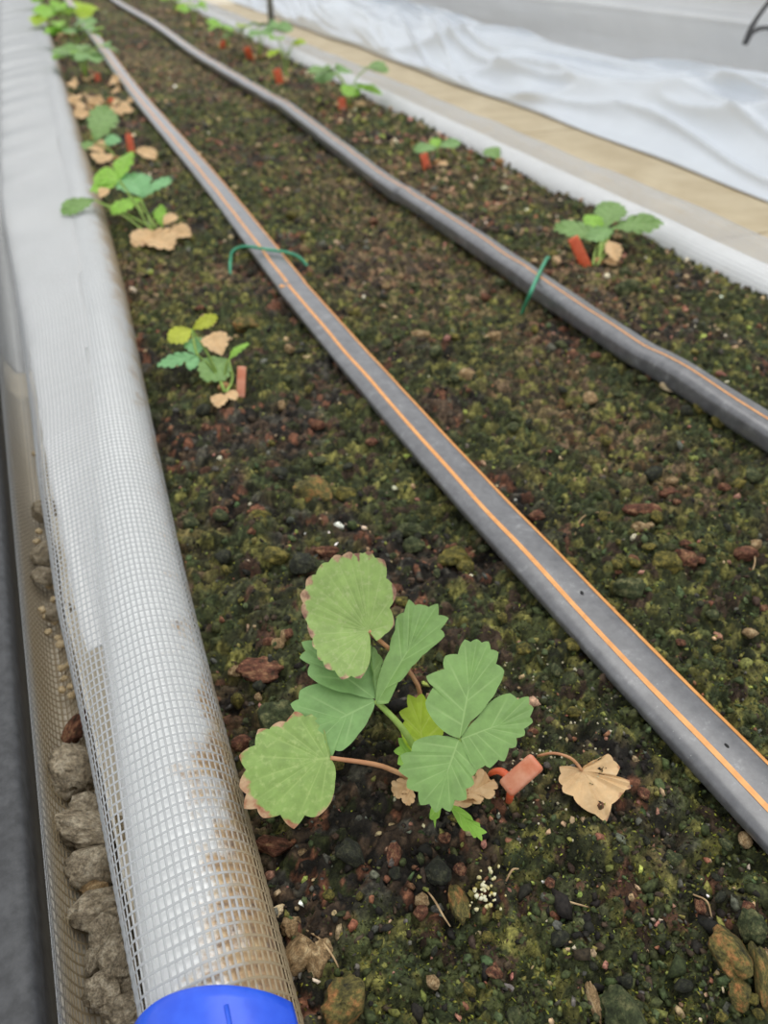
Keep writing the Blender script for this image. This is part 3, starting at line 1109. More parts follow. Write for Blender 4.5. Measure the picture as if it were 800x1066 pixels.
def leaflet(parent, origin, base, tip, normal, W, mat, **kw):
    """blade from base to tip, facing 'normal'; W = width/length ratio"""
    base = np.array(base); tip = np.array(tip)
    ax = tip - base; L = np.linalg.norm(ax); ax = ax / L
    n = np.array(normal, float); n = n - ax * (n @ ax); n /= np.linalg.norm(n)
    sd = np.cross(n, ax)
    c = kw.get('curl', 0.15)
    V, Fq, UV = leaf_arrays(L, W * L, **kw)
    V[:, 2] += c * V[:, 0]          # keep the tip on the chord
    Wd = base + V[:, :1] * ax + V[:, 1:2] * sd + V[:, 2:3] * n - np.array(origin)
    o = mesh_np('leaflet', Wd, Fq, LM[mat], parent, uv=UV)
    return o


def petiole(parent, origin, pts, r0, r1, mat):
    return tube('petiole', pts, [r0, r1], mat, parent, n=14, sides=8, origin=origin)


def crown(parent, origin, c, r, seed):
    """knobbly crown of dry scales"""
    rng = np.random.default_rng(seed)
    bv, bf = ico(3)
    Vs = []
    nz = fbm(bv[:, 0] * 3 + 7, bv[:, 1] * 3 + bv[:, 2] * 2.3, seed, 3)
    V = bv * (0.7 + 0.6 * nz)[:, None] * np.array([1.1, 0.9, 0.75]) * r
    return mesh_np('crown', V + np.array(c) - np.array(origin), bf, CROWN, parent)


CAMP = np.array([0, 0, H])


def outline_leaf(parent, origin, base, z0, normal, outline, tip, mat, mid=0.5, notch=0.30, fold=0.05, curl=0.05, quilt=0.014, droop=0.0, wave=0.0, seed=0, M_=11, per=7):
    """blade in a tilted plane: outline points (x, y, 't' for a tooth tip / 's' for a plain edge), veins from a midrib"""
    P0 = np.array(at(base[0], base[1], z0)); n = np.array(normal, float); n /= np.linalg.norm(n)

    def onplane(x, y):
        v = M @ np.array([x - CX, CY - y, F]); t = ((P0 - CAMP) @ n) / (v @ n)
        return CAMP + v * t
    ax = onplane(*tip) - P0; L = np.linalg.norm(ax); ax /= L
    sd = np.cross(n, ax)
    pts = []
    for (x, y, k) in outline:
        w = onplane(x, y) - P0
        pts.append((w @ ax, w @ sd, k))
    cen = np.array([np.mean([p[0] for p in pts]), np.mean([p[1] for p in pts])])
    E = []; PH = []; u = 0
    seq = [(0.0, 0.0, 's')] + pts + [(0.0, 0.0, 's')]
    for a, b in zip(seq[:-1], seq[1:]):
        A_ = np.array(a[:2]); B_ = np.array(b[:2])
        out = (A_ + B_) / 2 - cen; out /= np.linalg.norm(out) + 1e-9
        d = np.linalg.norm(B_ - A_)
        if a[2] == 't' and b[2] == 't':
            N_ = (A_ + B_) / 2 - out * d * notch
            c1 = A_ * 0.45 + N_ * 0.55 + out * d * 0.07; c2 = B_ * 0.45 + N_ * 0.55 + out * d * 0.12
            for t in np.linspace(0, 1, per)[:-1]:
                E.append((1 - t) ** 2 * A_ + 2 * t * (1 - t) * c1 + t * t * N_); PH.append(u + 0.5 + 0.5 * t)
            for t in np.linspace(0, 1, per)[:-1]:
                E.append((1 - t) ** 2 * N_ + 2 * t * (1 - t) * c2 + t * t * B_); PH.append(u + 1 + 0.5 * t)
            u += 1
        else:
            for t in np.linspace(0, 1, per)[:-1]:
                E.append(A_ * (1 - t) + B_ * t + out * d * 0.06 * math.sin(math.pi * t))
                if a[2] == 't': PH.append(u + 0.5 + 0.48 * t)
                elif b[2] == 't': PH.append(u + 0.02 + 0.48 * t)
                else: PH.append(u + 0.02)
        if a[2] != 't' and b[2] == 't': pass
        elif a[2] == 't' and b[2] != 't': u += 1
    E = np.array(E); PH = np.array(PH)
    Wh = np.abs(E[:, 1]).max()
    ph0 = np.random.default_rng(seed).uniform(0, 6.28)
    V = []; UV = []
    for k in range(len(E)):
        c = np.array([min(max(0.0, E[k, 0] * mid), L * 0.98), 0.0])
        vv = abs((PH[k] % 1.0) - 0.5) * 2
        for j in range(M_):
            s_ = j / (M_ - 1)
            x, y = c * (1 - s_) + E[k] * s_
            z = fold * abs(y) - droop * y * y / Wh - curl * L * ((x / L) ** 2 - x / L)
            z += quilt * L * (vv - 0.45) * math.sin(min(1, s_ * 1.2) * math.pi * 0.62) * min(1, s_ * 4)
            z += wave * L * math.sin(6 * x / L + ph0 + (2 if y > 0 else 0)) * s_
            V.append(P0 + ax * x + sd * y + n * z - np.array(origin)); UV.append((PH[k], s_))
    K = len(E)
    i = (np.arange(K - 1)[:, None] * M_ + np.arange(M_ - 1)[None]).ravel()
    Fq = np.stack([i, i + 1, i + M_ + 1, i + M_], -1)
    return mesh_np('leaflet', np.array(V), Fq, LM[mat], parent, uv=np.array(UV))


def teeth(s_):
    """'x,y x,y* ...' -> outline list, * marks a tooth tip"""
    r = []
    for q in s_.split():
        k = 's'
        if q.endswith('*'): k = 't'; q = q[:-1]
        a, b = q.split(','); r.append((float(a), float(b), k))
    return r


def facing(p, up=1.0, cam_w=0.5, side=(0, 0, 0)):
    v = CAMP - np.array(p); v = v / np.linalg.norm(v)
    return np.array([0, 0, up]) + cam_w * v + np.array(side, float)


def main_plant():
    cpx = at(437, 815, 0.0)
    o = Vector((cpx.x, cpx.y, sz(cpx.x, cpx.y)))
    t = empty('strawberry_plant', o)
    cr = np.array([cpx.x, cpx.y, o.z + 0.004])
    crown(t, o, cr, 0.0065, 4)
    lv = []
    A = lambda x, y, z: np.array(at(x, y, z))
    # large round ageing leaf behind the others
    b = A(384, 657, 0.050)
    lv.append(outline_leaf(t, o, (384, 657), 0.050, facing(b, 0.5, 0.8), teeth('392,668 401,660 411,650* 413,616* 400,588* 384,580* 373,582* 364,580* 349,583* 335,592* 320,606* 313,621* 314,636* 320,648 323,662* 326,674* 332,688* 340,698* 357,710* 376,709* 385,692 386,672'),
                 (322, 648), 'old', mid=0.0, notch=0.18, fold=0.20, curl=0.06, quilt=0.011, wave=0.02, seed=3))
    stalk = petiole(t, o, [cr, A(432, 745, 0.012), A(437, 718, 0.022), A(415, 685, 0.036), b], 0.0011, 0.0008, STEMR)
    for q in lv: q.parent = stalk
    lv = []
    # middle trifoliate leaf
    j = A(391, 729, 0.034)
    lv.append(outline_leaf(t, o, (391, 728), 0.034, facing(j, 0.8, 0.6, (0.1, 0, 0)), teeth('389,700 385,675 360,660* 335,658* 314,668* 312,685* 321,704* 340,717 365,723'), (318, 676), 'fresh', fold=0.08, curl=0.08, seed=5))
    lv.append(outline_leaf(t, o, (391, 730), 0.034, facing(j, 0.8, 0.6, (-0.15, 0, 0)), teeth('370,717 349,711 328,712 312,718* 302,732* 303,746* 312,762* 326,777* 344,790* 357,781* 374,764 385,747'), (318, 768), 'fresh', fold=-0.06, curl=0.10, seed=6))
    lv.append(outline_leaf(t, o, (392, 733), 0.034, facing(j, 0.9, 0.5, (-0.25, 0.1, 0)), teeth('393,718 398,700 407,680 413,660 415,645* 427,627* 441,631* 456,628* 468,646* 464,666* 450,679 441,686 430,697 421,708* 405,733*'), (454, 632), 'mid', mid=0.55, fold=0.22, curl=0.08, seed=7))
    lv.append(leaflet(t, o, j, A(386, 672, 0.040), facing(j, 0.3, 0.5, (0.9, 0, 0)), 0.34, 'mid', nt=4, fold=0.5, curl=0.1, seed=17))
    stalk = petiole(t, o, [cr, A(434, 785, 0.014), A(418, 757, 0.026), j], 0.0014, 0.0011, STEM)
    for q in lv: q.parent = stalk
    lv = []
    # round leaf with browned rim lying towards the pipe
    b = A(344, 789, 0.026)
    lv.append(outline_leaf(t, o, (344, 789), 0.026, facing(b, 0.6, 0.7), teeth('341,774 336,757 331,741* 307,739* 287,752* 269,759* 249,787* 249,818* 254,841* 274,851* 306,862* 332,848* 345,834 349,813 349,798'),
                 (251, 800), 'old2', mid=0.15, notch=0.24, fold=0.02, curl=0.08, quilt=0.011, droop=0.12, wave=0.015, seed=8))
    stalk = petiole(t, o, [cr, A(420, 806, 0.012), A(392, 796, 0.020), b], 0.0011, 0.0008, STEMR)
    for q in lv: q.parent = stalk
    lv = []
    # trifoliate leaf on top
    j = A(479, 769, 0.046)
    lv.append(outline_leaf(t, o, (479, 769), 0.0462, facing(j, 0.7, 0.7), teeth('462,762 447,745 443,733* 444,706* 464,684* 484,666* 497,665* 509,668* 519,680* 525,700* 518,718 509,732 490,752'), (497, 667), 'mid', fold=0.10, curl=0.05, seed=9))
    lv.append(outline_leaf(t, o, (480, 769), 0.046, facing(j, 0.7, 0.7, (0.12, -0.1, 0)), teeth('497,748 515,728 531,722* 551,725* 556,737* 555,752* 546,766* 537,778* 525,793* 510,800* 496,802* 487,788'), (553, 744), 'mid', fold=0.03, curl=0.08, seed=10))
    lv.append(outline_leaf(t, o, (478, 770), 0.0458, facing(j, 0.75, 0.7, (-0.1, -0.1, 0)), teeth('462,766 448,766 431,772* 417,786* 415,802* 424,820* 438,838* 454,846* 469,845* 486,832* 494,816* 497,802* 489,786'), (452, 845), 'mid', fold=-0.04, curl=0.08, seed=11))
    stalk = petiole(t, o, [cr, A(460, 815, 0.016), A(476, 785, 0.036), j - np.array([0, 0, 0.0004])], 0.0014, 0.0010, STEM)
    for q in lv: q.parent = stalk
    lv = []
    # young yellow-green leaf low in the middle
    j2 = A(440, 798, 0.014)
    lv.append(outline_leaf(t, o, (442, 790), 0.016, facing(j2, 0.6, 0.8, (-0.1, 0, 0)), teeth('424,778 417,760* 416,742* 425,723* 440,722* 456,733* 463,752* 460,770 452,784'), (434, 724), 'young', fold=0.10, curl=0.06, seed=12))
    lv.append(outline_leaf(t, o, (440, 798), 0.014, facing(j2, 0.7, 0.7), teeth('428,800 414,796* 410,782* 415,768* 428,764* 440,772 444,785'), (412, 776), 'bright', fold=0.08, curl=0.06, seed=13))
    lv.append(leaflet(t, o, j2, A(470, 772, 0.022), facing(j2, 0.7, 0.7), 0.66, 'young', nt=3, fold=0.1, curl=0.10, quilt=0.014, seed=14))
    stalk = petiole(t, o, [cr, j2], 0.0011, 0.0009, STEM)
    for q in lv: q.parent = stalk
    lv = []
    petiole(t, o, [A(440, 802, 0.010), A(441, 795, 0.014), A(442, 790, 0.016)], 0.0010, 0.0009, STEM)
    # small folded young leaflets below
    j3 = A(466, 836, 0.020)
    lv.append(outline_leaf(t, o, (468, 838), 0.018, facing(j3, 0.8, 0.5, (0.3, 0.1, 0)), teeth('478,841 490,850* 499,858* 507,867* 502,876* 493,873* 482,866* 474,853'), (503, 872), 'bright', fold=0.2, curl=0.08, seed=15))
    lv.append(outline_leaf(t, o, (456, 832), 0.018, facing(j3, 0.6, 0.5, (-0.5, 0, 0)), teeth('460,840 458,851* 453,862* 448,852* 450,840'), (453, 861), 'bright', fold=0.2, curl=0.05, seed=16))
    stalk = petiole(t, o, [cr, A(455, 825, 0.014), j3], 0.0010, 0.0008, STEM)
    for q in lv: q.parent = stalk
    lv = []
    # withered scales round the crown
    for (a_, b_, w_, s_) in (((428, 812), (410, 828), 0.8, 1), ((478, 832), (512, 812), 0.55, 2), ((470, 838), (503, 830), 0.4, 3), ((430, 820), (424, 838), 0.9, 5)):
        leaflet(t, o, A(*a_, 0.008), A(*b_, 0.004), facing(A(*a_, 0), 1, 0.3, (RNG.uniform(-.5, .5), RNG.uniform(-.5, .5), 0)), w_, 'dry', nt=3, fold=0.5, curl=0.3, quilt=0.05, wave=0.08, amp=0.12, seed=20 + s_)
    tag(t, 'leafy strawberry plant with two browned round leaves, beside the loose tan dead leaf', 'plant', 'strawberry plants')


main_plant()


def small_plant(cpx, leaves, pets, label, seed=0):
    """leaves: (base px, z, tip px, z, W, mat[, side]); pets: (list of (px,py,z), material)"""
    p = at(cpx[0], cpx[1], 0.0)
    o = Vector((p.x, p.y, sz(p.x, p.y)))
    t = empty('strawberry_plant', o)
    sc = max(1.0, p.y / 0.5)
    cr = np.array([p.x, p.y, o.z + 0.003])
    crown(t, o, cr, 0.0042 * min(1.4, sc), seed + 40)
    d0 = (np.array(p) - CAMP) @ M[:, 2]

    def atd(q, d):
        v = M @ np.array([(q[0] - CX) / F, (CY - q[1]) / F, 1.0]) * d + CAMP
        g = sz(v[0], v[1]) + 0.004
        if v[2] < g:
            v = np.array(at(q[0], q[1], g))
        return v
    for i, lf in enumerate(leaves):
        (bp, bz, tp, tz, W, mt) = lf[:6]
        side = lf[6] if len(lf) > 6 else (0, 0, 0)
        db = d0 + 0.35 * (cpx[1] - bp[1]) * d0 / F * (0.5 if mt == 'dry' else 1)
        b = atd(bp, db)
        e = atd(tp, db + 0.75 * (bp[1] - tp[1]) * d0 / F)
        lo_ = leaflet(t, o, b, e, facing(b, 0.8, 0.5, side), W, mt, nt=5, fold=0.18 if mt != 'dry' else 0.35, curl=0.2, quilt=0.014, droop=0.1, wave=0.03, seed=seed * 31 + i, M_=7, per=6)
        if mt != 'dry':
            lo_.parent = petiole(t, o, [cr, cr * 0.5 + b * 0.5 + np.array([0, 0, 0.004]), b], 0.0009, 0.0007, STEM)
    for pts, mt in pets:
        petiole(t, o, [atd(q, d0 + 0.35 * (cpx[1] - q[1]) * d0 / F) for q in pts], 0.0011, 0.0009, mt)
    tag(t, label, 'plant', 'strawberry plants')


# plant beside the left pipe, in front of the staple
small_plant((234, 408), [
    ((200, 343), 0.030, (226, 329), 0.030, 0.45, 'yellow', (0, -0.8, 0)),
    ((200, 343), 0.030, (176, 356), 0.022, 0.85, 'yellow'),
    ((206, 370), 0.022, (201, 352), 0.022, 0.85, 'blue'),
    ((206, 370), 0.022, (164, 381), 0.016, 0.36, 'blue'),
    ((206, 370), 0.022, (197, 385), 0.014, 0.6, 'blue'),
    ((238, 374), 0.016, (212, 396), 0.012, 0.95, 'mid'),
    ((238, 374), 0.016, (259, 357), 0.022, 0.35, 'bright', (-0.6, 0, 0)),
    ((232, 370), 0.014, (219, 348), 0.020, 0.8, 'dry'),
    ((232, 410), 0.004, (226, 424), 0.002, 0.6, 'dry'),
    ((236, 408), 0.004, (246, 416), 0.002, 0.6, 'dry'),
], [([(234, 408, 0.002), (222, 380, 0.014), (206, 370, 0.022), (200, 343, 0.030)], STEM), ([(236, 408, 0.002), (242, 395, 0.008), (238, 374, 0.016)], STEM)],
    'small strawberry plant with drooping yellow-green top leaf beside the netted pipe', 1)

# plant leaning on the pipe, tan dead leaves at its foot
small_plant((163, 254), [
    ((125, 188), 0.045, (98, 184), 0.045, 0.95, 'bright'),
    ((125, 188), 0.045, (135, 158), 0.050, 0.5, 'bright', (-0.5, 0, 0)),
    ((125, 190), 0.044, (94, 199), 0.038, 0.55, 'bright'),
    ((147, 206), 0.040, (134, 181), 0.042, 0.9, 'blue'),
    ((147, 206), 0.040, (178, 186), 0.036, 0.42, 'blue', (-0.4, 0, 0)),
    ((147, 207), 0.040, (116, 222), 0.030, 0.5, 'bright'),
    ((98, 208), 0.034, (64, 222), 0.030, 0.6, 'mid'),
    ((104, 206), 0.030, (112, 196), 0.030, 0.7, 'dry'),
    ((170, 236), 0.010, (166, 214), 0.022, 0.4, 'bright', (-0.5, 0, 0)),
    ((166, 244), 0.008, (138, 256), 0.004, 0.75, 'dry'),
    ((152, 246), 0.006, (181, 258), 0.004, 0.65, 'dry'),
    ((174, 240), 0.008, (199, 246), 0.004, 0.75, 'dry'),
    ((170, 234), 0.010, (184, 224), 0.010, 0.7, 'dry'),
], [([(163, 238, 0.002), (152, 220, 0.022), (146, 208, 0.040)], STEM), ([(160, 238, 0.002), (124, 219, 0.020), (98, 208, 0.034)], STEM), ([(150, 222, 0.014), (134, 200, 0.034), (125, 188, 0.045)], STEM)],
    'strawberry plant leaning over the pipe with tan dead leaves at its foot', 2)

# next one behind
small_plant((122, 166), [
    ((98, 148), 0.030, (114, 112), 0.050, 0.5, 'mid', (0, -0.6, 0)),
    ((98, 148), 0.030, (84, 156), 0.022, 0.7, 'mid'),
    ((106, 148), 0.030, (126, 146), 0.028, 0.75, 'blue'),
    ((108, 160), 0.010, (96, 150), 0.012, 0.9, 'dry'),
    ((110, 160), 0.010, (104, 170), 0.004, 0.9, 'dry'),
    ((142, 156), 0.008, (163, 165), 0.004, 0.5, 'dry'),
], [], 'sparse strawberry plant with one tall upright leaf against the pipe', 3)


def random_plant(px, py, width_px, nleaf, mats, label, seed, height=0.05):
    rng = random.Random(seed)
    p = at(px, py, 0.0)
    o = Vector((p.x, p.y, sz(p.x, p.y)))
    t = empty('strawberry_plant', o)
    d = (np.array(p) - CAMP) @ M[:, 2]
    Wm = width_px * d / F
    cr = np.array([o.x, o.y, o.z + 0.003])
    crown(t, o, cr, 0.006, seed)
    for k in range(nleaf):
        a = 6.283 * k / nleaf + rng.uniform(-0.4, 0.4)
        r = Wm * rng.uniform(0.16, 0.30); h = height * rng.uniform(0.6, 1.1)
        j = cr + np.array([r * math.cos(a), r * math.sin(a), h])
        pt_ = petiole(t, o, [cr, cr + np.array([r * 0.35 * math.cos(a), r * 0.35 * math.sin(a), h * 0.7]), j], 0.0014, 0.0011, STEM)
        Ll = Wm * rng.uniform(0.24, 0.34)
        mt = rng.choice(mats)
        for da in (-1.15, 0, 1.15):
            aa = a + da
            tip = j + np.array([Ll * math.cos(aa), Ll * math.sin(aa), rng.uniform(-0.4, 0.25) * Ll])
            leaflet(pt_, o, j, tip, np.array([rng.uniform(-.3, .3), rng.uniform(-.6, .1), 1]), 0.85, mt, nt=5, fold=0.15, curl=0.15, seed=seed * 7 + k, M_=6, per=5)
    for k in range(2):
        a = rng.uniform(0, 6.28)
        b = cr + np.array([0.008 * math.cos(a), 0.008 * math.sin(a), 0.003])
        leaflet(t, o, b, b + np.array([0.022 * math.cos(a), 0.022 * math.sin(a), -0.003]), (0, -0.3, 1), 0.8, 'dry', nt=4, fold=0.3, curl=0.3, wave=0.08, seed=seed + k, M_=6, per=5)
    tag(t, label, 'plant', 'strawberry plants')


# right-hand row
small_plant((622, 276), [
    ((626, 246), 0.034, (577, 237), 0.030, 0.50, 'mid'),
    ((630, 238), 0.036, (640, 211), 0.044, 0.75, 'mid'),
    ((634, 240), 0.036, (690, 232), 0.034, 0.42, 'mid'),
    ((628, 242), 0.034, (610, 224), 0.036, 0.6, 'bright'),
    ((640, 238), 0.034, (612, 250), 0.026, 0.55, 'fresh'),
    ((628, 270), 0.008, (642, 276), 0.002, 0.6, 'dry'),
    ((634, 250), 0.020, (642, 272), 0.006, 0.5, 'dry'),
], [([(618, 276, 0.002), (620, 262, 0.016), (628, 244, 0.034)], STEM), ([(622, 276, 0.002), (632, 260, 0.018), (634, 241, 0.035)], STEM)],
    'strawberry plant with four broad flat leaves near the short straight green staple', 5)
small_plant((456, 172), [
    ((456, 154), 0.030, (431, 156), 0.026, 0.55, 'fresh'),
    ((456, 154), 0.030, (480, 148), 0.028, 0.5, 'fresh'),
    ((456, 154), 0.030, (452, 144), 0.034, 0.8, 'bright'),
    ((456, 170), 0.006, (466, 172), 0.002, 0.6, 'dry'),
], [], 'tiny strawberry seedling with two flat leaves beside an orange clip', 6)
small_plant((520, 172), [((518, 166), 0.012, (508, 154), 0.022, 0.9, 'mid'), ((518, 166), 0.012, (530, 160), 0.020, 0.7, 'mid')], [],
            'lone strawberry leaf sprouting right against the netting', 7)
random_plant(364, 112, 82, 4, ['bright', 'fresh', 'mid'], 'bushy strawberry plant in front of the netting, between a seedling and the thin yellowish plant', 11, 0.055)
random_plant(299, 84, 44, 3, ['young', 'bright'], 'thin yellowish strawberry plant standing in front of the netting', 12, 0.070)
random_plant(271, 60, 62, 4, ['fresh', 'blue', 'mid'], 'bluish green strawberry plant just behind the thin yellowish one', 13, 0.06)
random_plant(238, 50, 44, 3, ['bright', 'young'], 'low strawberry plant with a red stalk behind the bluish green one', 14, 0.05)
random_plant(203, 28, 40, 3, ['bright', 'young'], 'far yellow-green strawberry plant in the row along the tan boards', 15, 0.055)
random_plant(182, 14, 40, 3, ['fresh', 'bright'], 'last strawberry plant in the row along the tan boards, before the post', 16, 0.055)
# left-hand row, far
random_plant(90, 84, 70, 5, ['mid', 'bright', 'fresh'], 'strawberry plant among tan litter, first of the crowded ones by the pipe', 17, 0.055)
random_plant(82, 60, 62, 5, ['fresh', 'bright'], 'second crowded strawberry plant by the pipe, with fresh green leaves', 18, 0.06)
random_plant(70, 38, 66, 6, ['bright', 'young'], 'third crowded strawberry plant by the pipe, bushy and bright', 19, 0.07)
random_plant(61, 16, 56, 6, ['bright', 'young'], 'fourth crowded strawberry plant by the pipe, yellow-green', 20, 0.07)
random_plant(50, 0, 36, 4, ['bright', 'fresh'], 'last strawberry plant by the pipe at the far end of the bed', 22, 0.07)

# ------------------------------------------------------------------ orange clips
CORAL = simple_mat('coral_plastic', srgb(222, 134, 98), srgb(240, 178, 146), 120, 0.35, 0.1, trans=0.25)
CORALD = simple_mat('orange_plastic', srgb(224, 96, 56), srgb(236, 120, 78), 120, 0.4, 0.05, trans=0.15)


def rounded_box(name, size, mat, parent, mtx, bev):
    bm = bmesh.new()
    bmesh.ops.create_cube(bm, size=1)
    for v in bm.verts: v.co = Vector((v.co.x * size[0], v.co.y * size[1], v.co.z * size[2]))
    bmesh.ops.bevel(bm, geom=bm.edges[:], offset=bev, segments=4, profile=0.6, affect='EDGES')
    bmesh.ops.transform(bm, matrix=mtx, verts=bm.verts)
    for f in bm.faces: f.smooth = True
    me = bpy.data.meshes.new(name); bm.to_mesh(me); bm.free(); me.materials.append(mat)
    return link(bpy.data.objects.new(name, me), parent)


def frame_mtx(c, ax, n):
    ax = Vector(ax).normalized(); n = Vector(n); n = (n - ax * n.dot(ax)).normalized(); y = n.cross(ax)
    m = Matrix.Identity(4)
    for i in range(3):
        m[i][0] = ax[i]; m[i][1] = y[i]; m[i][2] = n[i]; m[i][3] = c[i]
    return m


def main_peg():
    a = at(526, 822, 0.006); b = at(560, 792, 0.014)
    o = at(529, 832, 0.0); o.z = sz(o.x, o.y)
    t = empty('runner_clip', o)
    L = (b - a).length
    mid = (a + b) / 2 - o
    n = Vector(facing(a, 0.7, 0.7))
    rounded_box('clip_head', (L, L * 0.46, 0.0040), CORAL, t, frame_mtx(mid, b - a, n), 0.0018)
    tube('clip_leg', [at(533, 820, 0.008), at(531, 830, 0.004), at(529, 838, -0.006)], [0.0015, 0.0014, 0.0011], CORALD, t, n=10, sides=12, flat=0.7, origin=o)
    tube('clip_leg', [at(534, 812, 0.009), at(522, 803, 0.008), at(513, 804, 0.004), at(508, 809, -0.004)], [0.0015, 0.0016, 0.0015, 0.0011], CORALD, t, n=14, sides=12, flat=0.7, origin=o)
    tag(t, 'coral plastic runner clip lying on its side between the leafy plant and the dead leaf', 'clip', 'orange runner clips')


main_peg()


def peg(px0, py0, px1, py1, wpx, label, z1=None, mat=CORALD):
    """flat upright strap from the soil (px0,py0) to its bent top (px1,py1)"""
    p = at(px0, py0, 0.0)
    o = Vector((p.x, p.y, sz(p.x, p.y)))
    d = (np.array(p) - CAMP) @ M[:, 2]
    wdt = wpx * d / F
    hpx = math.hypot(px1 - px0, py1 - py0)
    hm = hpx * d / F
    z1 = hm * 0.85 if z1 is None else z1
    b = at(px1, py1, z1)
    t = empty('runner_clip', o)
    ax = (b - o); L = ax.length
    n = Vector(facing(o, 0.1, 1.0))
    rounded_box('clip_strap', (L * 1.15, wdt, wdt * 0.42), mat, t, frame_mtx(ax * 0.45, ax, n), wdt * 0.16)
    side = ax.normalized().cross(n).normalized()
    rounded_box('clip_leg', (L * 0.75, wdt * 0.5, wdt * 0.35), mat, t, frame_mtx(ax * 0.30 - n.normalized() * wdt * 0.75, ax, n), wdt * 0.12)
    rounded_box('clip_bend', (wdt * 0.42, wdt * 0.8, wdt * 1.1), mat, t, frame_mtx(ax * 0.66 - n.normalized() * wdt * 0.4, ax, n), wdt * 0.12)
    tag(t, label, 'clip', 'orange runner clips')


peg(251, 412, 252, 382, 9, 'coral runner clip standing by the plant with the drooping yellow-green top leaf', mat=CORAL)
peg(610, 278, 597, 248, 11, 'orange runner clip leaning at the foot of the plant with four flat leaves')
peg(445, 174, 441, 160, 8, 'orange runner clip beside the tiny two-leaved seedling')
peg(357, 116, 356, 102, 8, 'orange runner clip at the foot of the bushy plant before the netting')
peg(292, 88, 288, 72, 8, 'orange runner clip at the foot of the thin yellowish plant')
peg(262, 62, 257, 50, 7, 'orange runner clip at the foot of the bluish green plant')
peg(231, 52, 233, 42, 5, 'orange runner clip at the foot of the low plant with the red stalk')
peg(137, 158, 134, 140, 7, 'red-orange runner clip beside the sparse plant with the tall upright leaf')
peg(117, 110, 115, 102, 6, 'red-orange runner clip among the tan litter by the pipe')
peg(102, 85, 101, 76, 6, 'red-orange runner clip by the first crowded plant of the pipe row')

# ------------------------------------------------------------------ dead leaves
def dead_leaf(base, tip, W, label, seed, stem=None, z=(0.006, 0.005), nt=4, outline=None):
    b = np.array(at(*base, z[0])); e = np.array(at(*tip, z[1]))
    o = Vector(b); o.z = sz(b[0], b[1])
    t = empty('dead_leaf', o)
    if outline: outline_leaf(t, o, base, z[0], facing(b, 1.0, 0.35), teeth(outline), tip, 'dry', mid=0.1, notch=0.12, fold=0.10, curl=0.12, quilt=0.05, wave=0.05, seed=seed)
    else: leaflet(t, o, b, e, facing(b, 1.0, 0.4), W, 'dry', nt=nt, q=0.9, p=0.5, t0=0.10, amp=0.16, fold=0.12, curl=-0.05, quilt=0.06, wave=0.05, seed=seed, ragged=0.5)
    if stem:
        petiole(t, o, [np.array(at(*q)) for q in stem], 0.0005, 0.0006, STEMR)
    tag(t, label, 'dead leaf')


dead_leaf((606, 801), (634, 846), 1.20, 'large tan dead leaf on a thin curved stalk lying near the coral clip', 5,
          [(560, 787, 0.010), (576, 784, 0.013), (592, 788, 0.013), (600, 794, 0.010), (606, 802, 0.0075)], z=(0.007, 0.006), outline='595,797 583,797* 582,813* 586,827* 603,840* 620,848 632,855* 637,838 648,827* 657,821* 655,813* 641,810 645,801* 633,786* 621,791* 611,797')
rr = random.Random(5)
for k in range(22):                                # litter by the pipe in the distance
    b = at(rr.uniform(78, 132), rr.uniform(84, 122), 0.006)
    a = rr.uniform(0, 6.28); L = rr.uniform(0.018, 0.032)
    o = Vector((b.x, b.y, sz(b.x, b.y)))
    t = empty('dead_leaf', o)
    leaflet(t, o, np.array(b), np.array(b) + np.array([L * math.cos(a), L * math.sin(a), rr.uniform(-0.002, 0.012)]), (rr.uniform(-.4, .4), rr.uniform(-.9, 0), 1), rr.uniform(0.6, 1.0), 'dry', nt=3, fold=0.3, curl=0.3, quilt=0.05, wave=0.08, amp=0.14, seed=60 + k, M_=6, per=5)
    tag(t, 'small curled tan dead leaf in the litter by the crowded plants', 'dead leaf', 'dead leaves in the litter')

# ------------------------------------------------------------------ stones
def stone_mat(name, cols, scale=1.6, rough=0.85, bump=0.7, grime=0.5):
    m, nt, b = new_mat(name)
    oi = nt.nodes.new('ShaderNodeObjectInfo')
    tc = nt.nodes.new('ShaderNodeTexCoord')
    off = nt.nodes.new('ShaderNodeVectorMath'); off.operation = 'SCALE'
    nt.links.new(oi.outputs['Location'], off.inputs[0]); off.inputs['Scale'].default_value = 90.0
    add = nt.nodes.new('ShaderNodeVectorMath'); add.operation = 'ADD'
    nt.links.new(tc.outputs['Object'], add.inputs[0]); nt.links.new(off.outputs[0], add.inputs[1])
    v = add.outputs[0]
    n = noise_node(nt, scale, 6, 0.72, vec=v)
    k = len(cols)
    r = ramp(nt, n.outputs['Fac'], [(0.34 + 0.32 * i / (k - 1), c) for i, c in enumerate(cols)])
    n2 = noise_node(nt, 7, 4, 0.7, vec=v)
    mul = ramp(nt, n2.outputs['Fac'], [(0.3, (0.45, 0.45, 0.45, 1)), (0.7, (1.5, 1.5, 1.45, 1))])
    c = mixc(nt, 1.0, r.outputs[0], mul.outputs[0], 'MULTIPLY')
    if grime:
        n4 = noise_node(nt, 2.2, 5, 0.75, vec=v)
        f = ramp(nt, n4.outputs['Fac'], [(0.5, (0, 0, 0, 1)), (0.62, (grime, grime, grime, 1))])
        c = mixc(nt, f.outputs[0], c, srgb(44, 48, 26))
    nt.links.new(c, b.inputs['Base Color'])
    b.inputs['Roughness'].default_value = rough
    b.inputs['Specular IOR Level'].default_value = 0.3
    add_bump(nt, b, noise_node(nt, 9, 5, 0.7, vec=v).outputs['Fac'], bump, 0.0014)
    return m


